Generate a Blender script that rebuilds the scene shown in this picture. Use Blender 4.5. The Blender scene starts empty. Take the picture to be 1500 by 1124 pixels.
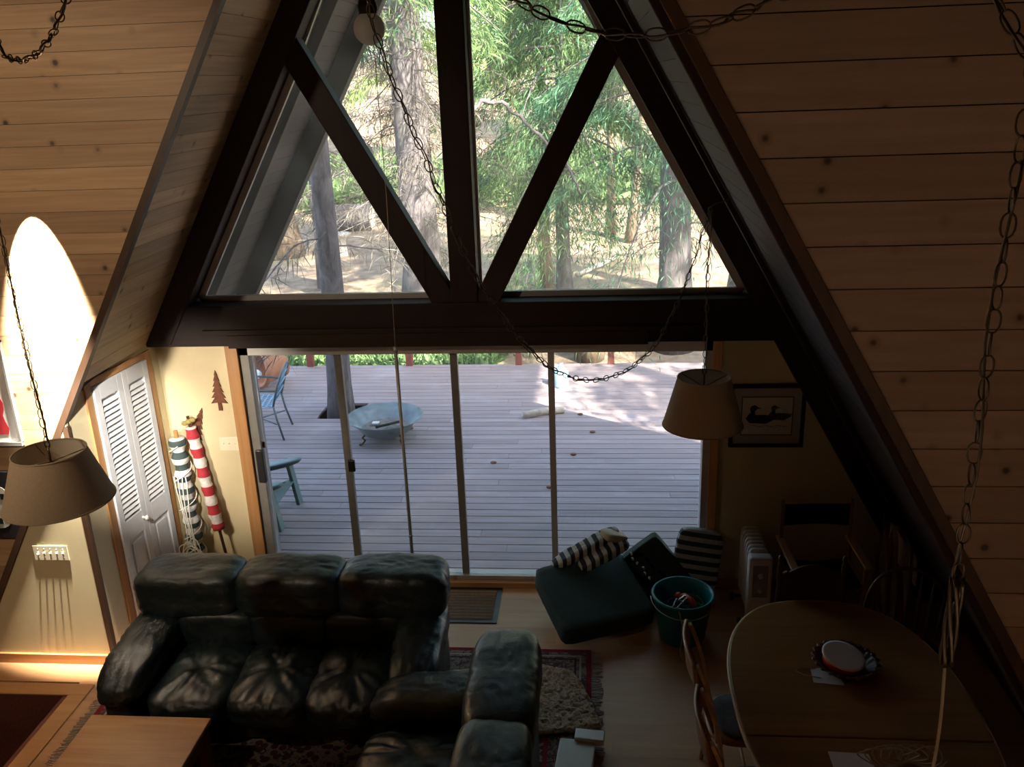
import bpy, math, random
import numpy as np
from mathutils import Vector, Matrix, noise
R_ = random.Random(7)
S = 6.35
EYE = Vector((0, -S, 0.621 * S))
FPX = 1305.0
YAW, PITCH, ROLL = -0.09510483, 0.33068922, -0.03760964
sc = bpy.context.scene
COL = sc.collection
# ------------------------------------------------------------------ camera
def cam_axes():
    f = Vector((math.sin(YAW) * math.cos(PITCH), math.cos(YAW) * math.cos(PITCH), -math.sin(PITCH)))
    r = Vector((math.cos(YAW), -math.sin(YAW), 0)); u = r.cross(f)
    c, s = math.cos(ROLL), math.sin(ROLL)
    return c * r + s * u, -s * r + c * u, f
RT, UP, FW = cam_axes()
cd = bpy.data.cameras.new('camera'); cam = bpy.data.objects.new('camera', cd); COL.objects.link(cam)
cd.sensor_fit = 'HORIZONTAL'; cd.sensor_width = 36; cd.lens = FPX / 1500 * 36; cd.clip_start = .05; cd.clip_end = 400
cam.matrix_world = Matrix(((RT.x, UP.x, -FW.x, EYE.x), (RT.y, UP.y, -FW.y, EYE.y), (RT.z, UP.z, -FW.z, EYE.z), (0, 0, 0, 1)))
sc.camera = cam
sc.view_settings.view_transform = 'Standard'; sc.view_settings.look = 'None'
sc.view_settings.gamma = 1; sc.view_settings.use_curve_mapping = False
sc.view_settings.exposure = 1.35

def at(u, v, x=None, y=None, z=None):
    """point of the place seen at photo pixel (u, v) on the plane x=, y= or z= (surveying helper)"""
    d = RT * ((u - 750) / FPX) + UP * ((562 - v) / FPX) + FW
    t = (x - EYE.x) / d.x if x is not None else (y - EYE.y) / d.y if y is not None else (z - EYE.z) / d.z
    return EYE + d * t

# ------------------------------------------------------------------ materials
def lin(c):
    return tuple(((v / 255) / 12.92 if v <= 10 else (((v / 255) + .055) / 1.055) ** 2.4) for v in c)
class NT:
    def __init__(s, name):
        s.m = bpy.data.materials.new(name); s.m.use_nodes = True; s.t = s.m.node_tree; s.t.nodes.clear()
        s.out = s.n('ShaderNodeOutputMaterial')
    def n(s, t, **k):
        nd = s.t.nodes.new(t)
        for a, b in k.items(): setattr(nd, a, b)
        return nd
    def l(s, a, b): s.t.links.new(a, b)
    def set(s, sock, v):
        if hasattr(v, 'is_linked') or hasattr(v, 'links'): s.l(v, sock)
        else:
            sock.default_value = (*v, 1) if isinstance(v, tuple) and len(v) == 3 and sock.type == 'RGBA' else v
    def math(s, op, a, b=0.0, c=None):
        m = s.n('ShaderNodeMath', operation=op); s.set(m.inputs[0], a); s.set(m.inputs[1], b)
        if c is not None: s.set(m.inputs[2], c)
        return m.outputs[0]
    def mix(s, f, a, b, mode='MIX'):
        m = s.n('ShaderNodeMix', data_type='RGBA', blend_type=mode)
        s.set(m.inputs[0], f); s.set(m.inputs[6], a); s.set(m.inputs[7], b)
        return m.outputs[2]
    def obj(s): return s.n('ShaderNodeTexCoord').outputs['Object']
    def geo(s): return s.n('ShaderNodeNewGeometry').outputs['Position']
    def comb(s, x, y, z):
        c = s.n('ShaderNodeCombineXYZ'); s.set(c.inputs[0], x); s.set(c.inputs[1], y); s.set(c.inputs[2], z); return c.outputs[0]
    def sep(s, v):
        c = s.n('ShaderNodeSeparateXYZ'); s.l(v, c.inputs[0]); return c.outputs
    def noise(s, v, scale=5, detail=4, rough=.55, dist=0):
        t = s.n('ShaderNodeTexNoise'); s.l(v, t.inputs['Vector']); t.inputs['Scale'].default_value = scale
        t.inputs['Detail'].default_value = detail; t.inputs['Roughness'].default_value = rough; t.inputs['Distortion'].default_value = dist
        return t.outputs['Fac']
    def ramp(s, f, lo, hi, a=0.0, b=1.0):
        m = s.n('ShaderNodeMapRange'); s.set(m.inputs[0], f); m.inputs[1].default_value = lo; m.inputs[2].default_value = hi
        m.inputs[3].default_value = a; m.inputs[4].default_value = b; return m.outputs[0]
    def scale(s, v, x, y, z):
        m = s.n('ShaderNodeMapping'); s.l(v, m.inputs[0]); m.inputs['Scale'].default_value = (x, y, z); return m.outputs[0]
    def rnd(s): return s.n('ShaderNodeAttribute', attribute_name='rnd').outputs['Fac']
    def bsdf(s, col, rough=.6, metal=0, bump=None, bstr=.3, bdist=.01, spec=.5, sheen=0, transl=None):
        b = s.n('ShaderNodeBsdfPrincipled'); s.set(b.inputs['Base Color'], col); s.set(b.inputs['Roughness'], rough)
        b.inputs['Metallic'].default_value = metal; b.inputs['Specular IOR Level'].default_value = spec
        if sheen: b.inputs['Sheen Weight'].default_value = sheen
        if bump is not None:
            bn = s.n('ShaderNodeBump'); bn.inputs['Strength'].default_value = bstr; bn.inputs['Distance'].default_value = bdist
            s.l(bump, bn.inputs['Height']); s.l(bn.outputs[0], b.inputs['Normal'])
        o = b.outputs[0]
        if transl:
            t = s.n('ShaderNodeBsdfTranslucent'); s.set(t.inputs[0], col); mx = s.n('ShaderNodeMixShader'); mx.inputs[0].default_value = transl
            s.l(o, mx.inputs[1]); s.l(t.outputs[0], mx.inputs[2]); o = mx.outputs[0]
        s.l(o, s.out.inputs[0]); return s.m
def plain(name, c, rough=.6, metal=0, var=.12, scale=12, spec=.5, bump=0, **k):
    s = NT(name); v = s.obj(); f = s.noise(v, scale, 4)
    col = s.mix(s.ramp(f, .3, .7), tuple(x * (1 - var) for x in c), tuple(min(1, x * (1 + var)) for x in c))
    return s.bsdf(col, rough, metal, spec=spec, bump=f if bump else None, bstr=bump, **k)
def wood(name, c1, c2, along='x', across='z', rough=.5, knots=0.0, grain=28, spec=.4, rv=.25):
    s = NT(name); v = s.sep(s.obj()); ix = 'xyz'.index; r = s.rnd()
    a = v[ix(along)]; b = v[ix(across)]
    third = [q for q in 'xyz' if q not in (along, across)][0]
    off = s.math('MULTIPLY', r, 37.0)
    bb = s.math('ADD', b, s.math('MULTIPLY', v[ix(third)], .5))
    g = s.noise(s.comb(s.math('MULTIPLY', s.math('ADD', a, off), 1.3), s.math('MULTIPLY', bb, grain), off), 1.0, 5, .6, .6)
    col = s.mix(s.ramp(g, .28, .72), c1, c2)
    br = s.ramp(r, 0, 1, 1 - rv, 1 + rv)
    col = s.mix(1.0, col, s.comb(br, br, br), 'MULTIPLY')
    if knots:
        vo = s.n('ShaderNodeTexVoronoi'); s.l(s.comb(s.math('ADD', a, off), b, s.math('MULTIPLY', r, 61.0)), vo.inputs['Vector']); vo.inputs['Scale'].default_value = 5.6
        d = vo.outputs['Distance']
        ring = s.ramp(d, .09, .22, .45, 0.0)
        col = s.mix(s.math('MULTIPLY', ring, knots), col, tuple(x * .45 for x in c1))
        col = s.mix(s.math('MULTIPLY', s.ramp(d, .06, .12, .85, 0.0), knots), col, (.035, .018, .012))
    return s.bsdf(col, rough, bump=g, bstr=.08, bdist=.004, spec=spec)
M = {}
M['pine'] = wood('pine_boards', (.33, .20, .105), (.46, .30, .165), 'x', 'z', .55, 1.0)
M['pine_slope'] = wood('pine_boards_slope', (.36, .23, .12), (.50, .34, .19), 'y', 'z', .55, .8)
M['pine_dim'] = wood('pale_pine_boards', (.36, .255, .18), (.45, .33, .24), 'x', 'z', .6, 1.0, 20, rv=.12)
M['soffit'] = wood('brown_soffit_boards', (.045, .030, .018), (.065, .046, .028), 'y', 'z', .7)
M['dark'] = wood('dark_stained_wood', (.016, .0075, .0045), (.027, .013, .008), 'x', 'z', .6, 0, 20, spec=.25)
M['darkz'] = wood('dark_stained_timber', (.016, .0075, .0045), (.027, .013, .008), 'z', 'x', .6, 0, 20, spec=.25)
M['darktrim'] = wood('brown_trim_wood', (.06, .03, .015), (.09, .045, .022), 'z', 'y', .5)
M['orange'] = wood('honey_trim_wood', (.40, .19, .07), (.52, .27, .11), 'z', 'x', .4)
M['orangex'] = wood('honey_rail_wood', (.40, .19, .07), (.52, .27, .11), 'x', 'z', .4)
M['floor'] = wood('light_laminate', (.47, .25, .115), (.57, .32, .155), 'x', 'y', .38, 0, 14, rv=.07)
M['oak'] = wood('golden_oak', (.42, .21, .08), (.58, .32, .135), 'x', 'y', .33, 0, 22, rv=.1)
M['oaky'] = wood('brown_oak', (.235, .098, .026), (.33, .15, .042), 'x', 'y', .36, 0, 22, rv=.1)
M['oakz'] = wood('oak_chair_wood', (.25, .12, .045), (.36, .18, .07), 'z', 'x', .35)
M['oakpale'] = wood('pale_oak_edge', (.50, .30, .14), (.60, .38, .19), 'z', 'x', .35)
M['mahog'] = wood('dark_chair_wood', (.05, .022, .012), (.085, .04, .02), 'z', 'x', .35)
M['yellow'] = plain('pale_yellow_wall', (.64, .55, .335), .75, var=.05, scale=4)
M['white'] = plain('white_paint', (.72, .73, .74), .5, var=.03)
M['cream'] = plain('cream_plastic', (.74, .68, .50), .4, var=.03)
M['ivory'] = plain('ivory_plastic', (.62, .60, .56), .4, var=.04)
M['alu'] = plain('brushed_aluminium', (.42, .40, .37), .45, .3, var=.06)
M['bronze'] = plain('dark_aluminium', (.20, .19, .17), .5, .15, var=.08)
M['black'] = plain('black_plastic', (.012, .012, .013), .4)
M['blackcanvas'] = plain('black_canvas', (.008, .009, .013), .85, scale=60)
M['chainmetal'] = plain('antique_brass_metal', (.10, .078, .052), .36, .8, var=.2, scale=60)
M['shade'] = plain('tan_linen_shade', (.42, .315, .205), .85, var=.06, scale=90, transl=.04)
M['shadein'] = plain('cream_shade_lining', (.70, .62, .48), .8, var=.04)
M['rust'] = plain('rusted_steel', (.16, .055, .025), .7, .3, var=.4, scale=25)
M['teal'] = plain('teal_plastic', (.008, .20, .235), .32, var=.06)
M['red'] = plain('red_cloth', (.42, .02, .03), .75, var=.1, scale=60)
M['redplastic'] = plain('red_plastic', (.55, .045, .02), .35)
M['paper'] = plain('white_paper', (.72, .70, .66), .7, var=.03)
M['rope'] = plain('white_rope', (.70, .68, .62), .8, var=.1, scale=80)
M['cordtan'] = plain('tan_cord', (.42, .34, .24), .7)
M['globe'] = plain('white_opal_glass', (.74, .71, .66), .3, var=.02, transl=.45)
M['terracotta'] = plain('terracotta_clay', (.42, .19, .11), .8, var=.15, scale=9)
M['steel'] = plain('grey_green_cast_metal', (.13, .16, .165), .5, .4, var=.15)
M['bowlmetal'] = plain('weathered_blue_grey_bowl', (.20, .235, .24), .55, .2, var=.3, scale=7)
M['blueseat'] = plain('blue_painted_lattice', (.22, .36, .46), .5, var=.12)
M['greenplastic'] = plain('grey_green_plastic', (.075, .13, .125), .45, var=.1)
M['bluejug'] = plain('pale_blue_plastic', (.28, .46, .58), .35)
M['redwood'] = plain('red_stained_post', (.20, .055, .04), .7, var=.2)
M['ash'] = plain('grey_ash', (.20, .175, .15), .95, var=.35, scale=14)
M['stick'] = plain('weathered_stick', (.46, .40, .34), .9, var=.25, scale=20)
M['greycush'] = plain('grey_cloth', (.10, .10, .105), .9, var=.2, scale=40)
M['green'] = plain('dark_green_canvas', (.010, .030, .024), .8, var=.2, scale=30)
M['stairwell'] = plain('red_brown_stair_carpet', (.13, .035, .02), .95, var=.25, scale=60)
M['void'] = plain('charcoal', (.012, .011, .010), .9)
M['chrome'] = plain('chrome', (.6, .6, .6), .15, 1)

def leather():
    s = NT('dark_green_leather'); v = s.obj()
    a = s.noise(v, 9.0, 4, .55, 2.2); b = s.noise(v, 120, 2)
    w = s.n('ShaderNodeTexWave'); s.l(v, w.inputs[0]); w.inputs['Scale'].default_value = 3.2; w.inputs['Distortion'].default_value = 9; w.inputs['Detail'].default_value = 3
    w.inputs['Detail Scale'].default_value = 1.4
    h = s.math('ADD', s.math('MULTIPLY', s.math('ABSOLUTE', s.math('SUBTRACT', a, .5)), 2.2), s.math('ADD', s.math('MULTIPLY', b, .05), s.math('MULTIPLY', w.outputs[0], .22)))
    col = s.mix(s.ramp(a, .3, .7), (.0055, .015, .0185), (.011, .0255, .029))
    return s.bsdf(col, s.ramp(b, .3, .7, .38, .5), bump=h, bstr=.20, bdist=.009, spec=.6)
M['leather'] = leather()
def stripes(name, c1, c2, axis, period, duty=.5, phase=0.0, rough=.8):
    s = NT(name); v = s.sep(s.obj())['xyz'.index(axis)]
    f = s.math('FRACT', s.math('ADD', s.math('DIVIDE', v, period), 10.0 + phase))
    g = s.math('GREATER_THAN', f, duty); n = s.noise(s.obj(), 50, 3)
    col = s.mix(g, c1, c2); k = s.ramp(n, .3, .7, .85, 1.1)
    return s.bsdf(s.mix(1.0, col, s.comb(k, k, k), 'MULTIPLY'), rough, bump=n, bstr=.2)
M['stripe_gw'] = stripes('green_white_check_canvas', (.035, .06, .055), (.60, .60, .57), 'z', .10, .5)
M['stripe_rw'] = stripes('red_white_banded_canvas', (.36, .02, .03), (.60, .56, .52), 'z', .16, .5, .62)
M['stripe_bw'] = stripes('black_white_stripe', (.012, .015, .02), (.42, .42, .38), 'x', .065, .5)
M['stripe_navy'] = stripes('navy_white_stripe', (.012, .03, .035), (.36, .37, .36), 'z', .075, .5)
M['matrib'] = stripes('ribbed_coir', (.24, .125, .05), (.07, .038, .018), 'y', .042, .55, rough=.95)
M['flagcloth'] = stripes('flag_stripes', (.22, .012, .02), (.46, .42, .40), 'x', .085, .5)
def rug():
    s = NT('red_oriental_rug'); o = s.obj(); v = s.sep(o)
    dx = s.math('SUBTRACT', 1.66, s.math('ABSOLUTE', v[0])); dy = s.math('SUBTRACT', 1.19, s.math('ABSOLUTE', v[1])); d = s.math('MINIMUM', dx, dy)
    vo = s.n('ShaderNodeTexVoronoi'); s.l(o, vo.inputs['Vector']); vo.inputs['Scale'].default_value = 17
    n = s.noise(o, 16, 4, .7, 1.5); fine = s.noise(o, 140, 2)
    field = s.mix(s.math('GREATER_THAN', vo.outputs['Distance'], .42), (.085, .03, .028), (.24, .20, .155))
    field = s.mix(s.math('GREATER_THAN', n, .56), field, (.03, .032, .05))
    bord = s.mix(s.math('GREATER_THAN', n, .5), (.20, .16, .12), (.09, .045, .05))
    col = s.mix(s.math('LESS_THAN', d, .30), field, bord)
    for lo, hi, c in ((.0, .035, (.20, .015, .025)), (.07, .085, (.35, .3, .24)), (.27, .30, (.22, .02, .03)), (.105, .12, (.03, .02, .03))):
        f = s.math('MULTIPLY', s.math('GREATER_THAN', d, lo), s.math('LESS_THAN', d, hi)); col = s.mix(f, col, c)
    k = s.ramp(fine, .3, .7, .75, 1.15)
    return s.bsdf(s.mix(1.0, col, s.comb(k, k, k), 'MULTIPLY'), .95, bump=fine, bstr=.5, spec=.1)
M['rug'] = rug()
M['shag'] = plain('tan_shag_pile', (.36, .26, .16), .95, var=.4, scale=70, bump=.8)
M['fringe'] = plain('grey_fringe', (.34, .28, .24), .95, var=.2, scale=60)
def bark(name, c1, c2, sc_=9):
    s = NT(name); o = s.geo(); n = s.noise(s.scale(o, 1, 1, .28), sc_, 6, .7, .8); m = s.noise(o, 3, 3)
    col = s.mix(s.ramp(n, .35, .65), c1, c2); col = s.mix(s.ramp(m, .55, .8, 0, .5), col, (.30, .30, .24))
    return s.bsdf(col, .95, bump=n, bstr=.8, bdist=.03, spec=.1)
M['bark'] = bark('grey_bark', (.075, .065, .066), (.18, .16, .165))
M['barkbrown'] = bark('brown_bark', (.10, .07, .05), (.24, .18, .13))
def leafm(name, c1, c2, tr=.45):
    s = NT(name); n = s.noise(s.geo(), 1.6, 3); r = s.rnd()
    col = s.mix(s.ramp(n, .35, .65), c1, c2); k = s.ramp(r, 0, 1, .6, 1.4)
    return s.bsdf(s.mix(1.0, col, s.comb(k, k, k), 'MULTIPLY'), .55, spec=.3, transl=tr)
M['needle'] = leafm('shaded_green_needles', (.05, .15, .075), (.15, .23, .08), .35)  # near needles, twigs and bark darkened: their shade is put into the colour
M['needlefar'] = leafm('sunlit_far_needles', (.16, .30, .11), (.36, .42, .14))  # far needles brightened: the sunlight on them is put into the colour
M['needleblue'] = leafm('shaded_blue_green_needles', (.045, .155, .10), (.12, .23, .11), .35)  # near boughs too, shade carried in the colour
M['needledry'] = leafm('grey_brown_twigs', (.085, .073, .058), (.18, .16, .125), .3)
M['fern'] = leafm('green_undergrowth', (.11, .19, .07), (.21, .30, .13))
def ground():
    s = NT('forest_floor'); o = s.geo(); a = s.noise(o, .5, 4); b = s.noise(o, 2.6, 8, .75); c = s.noise(o, 45, 3)
    col = s.mix(s.ramp(b, .3, .7), (.12, .082, .054), (.42, .32, .23)); col = s.mix(s.ramp(a, .52, .68, 0, .45), col, (.14, .17, .07))
    return s.bsdf(col, .95, bump=c, bstr=.6, bdist=.03, spec=.1)
M['ground'] = ground()
def deckm():
    s = NT('weathered_deck_boards'); o = s.obj(); v = s.sep(o); r = s.rnd(); off = s.math('MULTIPLY', r, 41.0)
    g = s.noise(s.comb(s.math('ADD', s.math('MULTIPLY', v[0], 1.2), off), s.math('MULTIPLY', v[1], 30), off), 1, 4, .6)
    w = s.noise(o, 1.4, 5, .65)
    col = s.mix(s.ramp(g, .3, .7), (.25, .19, .188), (.35, .285, .28)); col = s.mix(s.ramp(w, .55, .72, 0, .6), col, (.40, .36, .375))
    k = s.ramp(r, 0, 1, .86, 1.14)
    return s.bsdf(s.mix(1.0, col, s.comb(k, k, k), 'MULTIPLY'), .62, bump=g, bstr=.15, spec=.35)
M['deck'] = deckm()
def glass(name, lo, hi):
    s = NT(name); t = s.n('ShaderNodeBsdfTransparent'); g = s.n('ShaderNodeBsdfGlossy'); g.inputs['Roughness'].default_value = .02
    t.inputs[0].default_value = (.95, .96, .95, 1); fr = s.n('ShaderNodeFresnel'); fr.inputs[0].default_value = 1.25
    mx = s.n('ShaderNodeMixShader'); s.l(fr.outputs[0], mx.inputs[0]); s.l(t.outputs[0], mx.inputs[1]); s.l(g.outputs[0], mx.inputs[2])
    d = s.n('ShaderNodeBsdfTranslucent'); d.inputs[0].default_value = (.84, .80, .72, 1)
    m2 = s.n('ShaderNodeMixShader'); s.l(s.math('MULTIPLY', s.ramp(s.noise(s.obj(), 2.2, 5), .35, .75, lo, hi), s.ramp(s.sep(s.obj())[0], -2.5, 1.0, .35, 1.3)), m2.inputs[0]); s.l(mx.outputs[0], m2.inputs[1]); s.l(d.outputs[0], m2.inputs[2])
    s.l(m2.outputs[0], s.out.inputs[0]); return s.m
M['glass'] = glass('door_glass', .008, .03); M['dusty'] = glass('dusty_window_glass', .05, .17)

# ------------------------------------------------------------------ mesh builder
class MB:
    def __init__(s): s.v = []; s.f = []; s.r = []
    def add(s, vs, fs, r=None):
        o = len(s.v); s.v += [tuple(p) for p in vs]; r = R_.random() if r is None else r
        for f in fs: s.f.append([i + o for i in f]); s.r.append(r)
        return s
    def box(s, x0, x1, y0, y1, z0, z1, m=None, r=None):
        vs = [Vector((x, y, z)) for z in (z0, z1) for y in (y0, y1) for x in (x0, x1)]
        if m is not None: vs = [m @ p for p in vs]
        return s.add(vs, [(0, 2, 3, 1), (4, 5, 7, 6), (0, 1, 5, 4), (2, 6, 7, 3), (0, 4, 6, 2), (1, 3, 7, 5)], r)
    def bar(s, a, b, w, h, up=(0, 0, 1)):
        a, b = Vector(a), Vector(b); d = (b - a).normalized(); sd = d.cross(Vector(up)).normalized(); u = sd.cross(d)
        vs = [p + sd * (w / 2 * i) + u * (h / 2 * j) for p in (a, b) for j in (-1, 1) for i in (-1, 1)]
        return s.add(vs, [(0, 2, 3, 1), (4, 5, 7, 6), (0, 1, 5, 4), (2, 6, 7, 3), (0, 4, 6, 2), (1, 3, 7, 5)])
    def prism(s, pts, d, r=None):
        """pts: planar 3D outline, d: thickness vector"""
        pts = [Vector(p) for p in pts]; d = Vector(d); n = len(pts)
        return s.add(pts + [p + d for p in pts], [list(range(n))[::-1], [n + i for i in range(n)]] + [(i, (i + 1) % n, n + (i + 1) % n, n + i) for i in range(n)], r)
    def tube(s, path, rad, n=8, closed=False, cap=True, r=None):
        P = [Vector(p) for p in path]; N = len(P); vs = []; ref = None
        for i, p in enumerate(P):
            t = (P[(i + 1) % N] - P[i - 1]) if closed else (P[min(i + 1, N - 1)] - P[max(i - 1, 0)])
            t.normalize()
            if ref is None: ref = t.orthogonal().normalized()
            ref = (ref - t * ref.dot(t)); ref = ref.normalized() if ref.length > 1e-6 else t.orthogonal().normalized()
            b = t.cross(ref); rr = rad(i / max(1, N - 1)) if callable(rad) else rad
            vs += [p + (ref * math.cos(2 * math.pi * k / n) + b * math.sin(2 * math.pi * k / n)) * rr for k in range(n)]
        fs = [(i * n + k, i * n + (k + 1) % n, ((i + 1) % N) * n + (k + 1) % n, ((i + 1) % N) * n + k) for i in range(N if closed else N - 1) for k in range(n)]
        if cap and not closed: fs += [list(range(n))[::-1], [(N - 1) * n + k for k in range(n)]]
        return s.add(vs, fs, r)
    def lathe(s, prof, n=32, m=None, wob=None):
        vs = []
        for (r, z) in prof:
            for k in range(n):
                a = 2 * math.pi * k / n; q = r * (wob(a, z) if wob else 1); p = Vector((q * math.cos(a), q * math.sin(a), z)); vs.append(m @ p if m is not None else p)
        fs = [(i * n + k, i * n + (k + 1) % n, (i + 1) * n + (k + 1) % n, (i + 1) * n + k) for i in range(len(prof) - 1) for k in range(n)]
        return s.add(vs, fs)
    def grid(s, f, nu, nv):
        return s.add([f(i / nu, j / nv) for j in range(nv + 1) for i in range(nu + 1)],
                     [(j * (nu + 1) + i, j * (nu + 1) + i + 1, (j + 1) * (nu + 1) + i + 1, (j + 1) * (nu + 1) + i) for j in range(nv) for i in range(nu)])
    def puff(s, c, size, e=4.0, n=18, fn=None, m=None):
        idx = {}; vs = []; fs = []
        def vid(p):
            k = tuple(round(q, 5) for q in p)
            if k not in idx:
                d = sum(abs(q) ** e for q in p) ** (1 / e); q = Vector(p) / d
                pos = Vector((c[0] + q.x * size[0] / 2, c[1] + q.y * size[1] / 2, c[2] + q.z * size[2] / 2))
                if fn: pos = fn(q, pos)
                if m is not None: pos = m @ pos
                idx[k] = len(vs); vs.append(pos)
            return idx[k]
        for ax in range(3):
            for sg in (-1, 1):
                for i in range(n):
                    for j in range(n):
                        q = []
                        for (a, b) in ((i, j), (i + 1, j), (i + 1, j + 1), (i, j + 1)):
                            p = [0, 0, 0]; p[ax] = sg; p[(ax + 1) % 3] = math.tan((a / n * 2 - 1) * math.pi / 4); p[(ax + 2) % 3] = math.tan((b / n * 2 - 1) * math.pi / 4); q.append(vid(p))
                        fs.append(q if sg > 0 else q[::-1])
        return s.add(vs, fs)
    def ball(s, c, r, n=10, m=None): return s.puff(c, (2 * r,) * 3 if not hasattr(r, '__len__') else r, 2.0, n, m=m)
    def build(s, name, mat, parent=None, smooth=False, bevel=0, world=False, subsurf=0, auto=None):
        me = bpy.data.meshes.new(name); vs = s.v
        if parent is not None and world:
            mi = parent.matrix_basis.inverted() if parent.parent is None else (parent.parent.matrix_basis @ parent.matrix_basis).inverted()
            vs = [mi @ Vector(p) for p in vs]
        me.from_pydata([tuple(p) for p in vs], [], s.f); me.update()
        at_ = me.attributes.new('rnd', 'FLOAT', 'FACE'); at_.data.foreach_set('value', s.r)
        me.materials.append(M[mat] if isinstance(mat, str) else mat)
        if smooth: me.polygons.foreach_set('use_smooth', [True] * len(me.polygons))
        o = bpy.data.objects.new(name, me); COL.objects.link(o)
        if parent is not None: o.parent = parent
        if bevel:
            b = o.modifiers.new('bevel', 'BEVEL'); b.width = bevel; b.segments = 2; b.limit_method = 'ANGLE'; b.angle_limit = .7
        if subsurf:
            q = o.modifiers.new('sub', 'SUBSURF'); q.levels = q.render_levels = subsurf
        return o
def tag(o, label=None, cat=None, group=None, kind=None):
    if label: o['label'] = label
    if cat: o['category'] = cat
    if group: o['group'] = group
    if kind: o['kind'] = kind
    return o
def thing(name, label, cat, loc=(0, 0, 0), rz=0, group=None):
    o = bpy.data.objects.new(name, None); COL.objects.link(o); o.empty_display_size = .1
    o.location = loc; o.rotation_euler = (0, 0, rz); o.matrix_basis = Matrix.Translation(Vector(loc)) @ Matrix.Rotation(rz, 4, 'Z')
    return tag(o, label, cat, group)
def struct(o): o['kind'] = 'structure'; return o
def copy_tree(o, parent=None):
    c = o.copy(); COL.objects.link(c)
    if parent is not None: c.parent = parent
    for ch in list(o.children): copy_tree(ch, c)
    return c
def Tm(x, y, z): return Matrix.Translation((x, y, z))
def Rm(a, ax): return Matrix.Rotation(a, 4, ax)
def arc(a, b, n): return [a + (b - a) * i / n for i in range(n + 1)]

# ------------------------------------------------------------------ the shell
K = 1.75
def xl(z): return -3.36 + (z - 2.13) / K          # left slope of the gable bay
def xr(z): return 1.48 - (z - 2.13) / K           # right slope
ZA = 2.13 + K * (3.36 + 1.48) / 2                 # ridge
YL, YR = -1.1, -2.6                               # planes of the left and right plank walls

# floor with the stair opening
b = MB(); pw = .19
hx0, hx1, hy0, hy1 = -5.2, -3.63, -4.0, -1.50
yy = -8.0
while yy < 0.0:
    y1 = min(yy + pw, 0.0)
    cuts = [(-6.0, 5.0)] if (y1 <= hy0 or yy >= hy1) else [(-6.0, hx0), (hx1, 5.0)]
    for (a0, a1) in cuts:
        x = a0; L_ = R_.uniform(.4, 1.3)
        while x < a1:
            x1 = min(x + L_, a1); b.box(x, x1 - .0006, yy, y1 - .0006, -.05, 0); x = x1; L_ = 1.3
    yy = y1
struct(b.build('floor', 'floor'))
b = MB(); b.box(-5.2, -3.50, -1.50, -1.38, 0, .012); b.box(-3.63, -3.50, -4.0, -1.50, 0, .012); struct(b.build('trim_1', 'orangex', bevel=.004))
b = MB(); b.box(-5.2, -3.63, -1.5, -1.46, -2.2, -.001); b.box(-3.67, -3.63, -4.0, -1.5, -2.2, -.001); b.box(-5.24, -5.2, -4, -1.5, -2.2, -.05); b.box(-5.2, -3.6, -4.04, -4, -2.2, -.05)
struct(b.build('wall_stairwell', 'stairwell'))
b = MB()
for k in range(6): b.box(-5.19, -3.68, -1.55 - .26 * (k + 1), -1.55 - .26 * k, -2.2, -.95 + .17 * k)
struct(b.build('stair_treads', 'stairwell', bevel=.008)); tag(bpy.data.objects['stair_treads'], kind='structure')
def planks_poly(b, clip, z0, z1, y0, y1, w=.128, gap=.0022):
    """boards running along x; clip(z) -> (xa, xb)"""
    z = z0
    while z < z1:
        t = min(z + w, z1); a0, a1 = clip(z); c0, c1 = clip(t)
        if a1 > a0 or c1 > c0:
            g = gap; f = g / w
            A = (a0, z + g / 2), (a1, z + g / 2), (c1, t - g / 2), (c0, t - g / 2)
            b.prism([(p[0], y0, p[1]) for p in A], (0, y1 - y0, 0))
        z = t
b = MB(); planks_poly(b, lambda z: (-6.0, min(xl(z), xl(ZA))), 0.0, 6.9, YL, YL + .02, .1305)
b2 = MB(); b2.prism([(-6, YL + .02, 0), (xl(0) , YL + .02, 0), (xl(6.36), YL + .02, 6.36), (-6, YL + .02, 6.9)], (0, .06, 0))
struct(b.build('wall_left', 'pine')); struct(b2.build('wall_left_backing', 'void'))
b = MB(); planks_poly(b, lambda z: (xr(z), 5.0), 0.0, 6.9, YR - .02, YR, .180, .005)
struct(b.build('wall_right', 'pine_dim'))
b2 = MB(); b2.prism([(5, YR, 0), (xr(0) + .03, YR, 0), (xr(6.36) + .03, YR, 6.36), (5, YR, 6.9)], (0, .06, 0)); struct(b2.build('wall_right_backing', 'void'))
# sloped boards of the bay, left
def slope_planks(b, fx, y0, y1, w, nrm, t=.025):
    L = math.sqrt(1 + 1 / (K * K)); dz = w / L; z = 0.0 if fx is xr else 2.13
    while z < ZA:
        z2 = min(z + dz, ZA); g = .0012
        b.prism([(fx(z + g), y0, z + g), (fx(z2 - g), y0, z2 - g), (fx(z2 - g), y1, z2 - g), (fx(z + g), y1, z + g)], Vector(nrm) * t); z = z2
b = MB(); slope_planks(b, xl, YL, .06, .128, (-.868, 0, .496)); struct(b.build('ceiling_left_slope', 'pine_slope'))
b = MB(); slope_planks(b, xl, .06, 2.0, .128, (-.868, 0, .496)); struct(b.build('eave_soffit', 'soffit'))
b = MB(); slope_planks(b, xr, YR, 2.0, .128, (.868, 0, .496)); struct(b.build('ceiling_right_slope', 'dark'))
for fx, sg, y0 in ((xl, -1, YL), (xr, 1, YR)):
    b = MB(); z0 = -.3
    b.prism([(fx(z0) + sg * .04, y0 + .05, z0), (fx(ZA) + sg * .04, y0 + .05, ZA), (fx(ZA) + sg * .04, 2.0, ZA), (fx(z0) + sg * .04, 2.0, z0)], (sg * .2, 0, .1)); struct(b.build('roof', 'void'))
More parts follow.
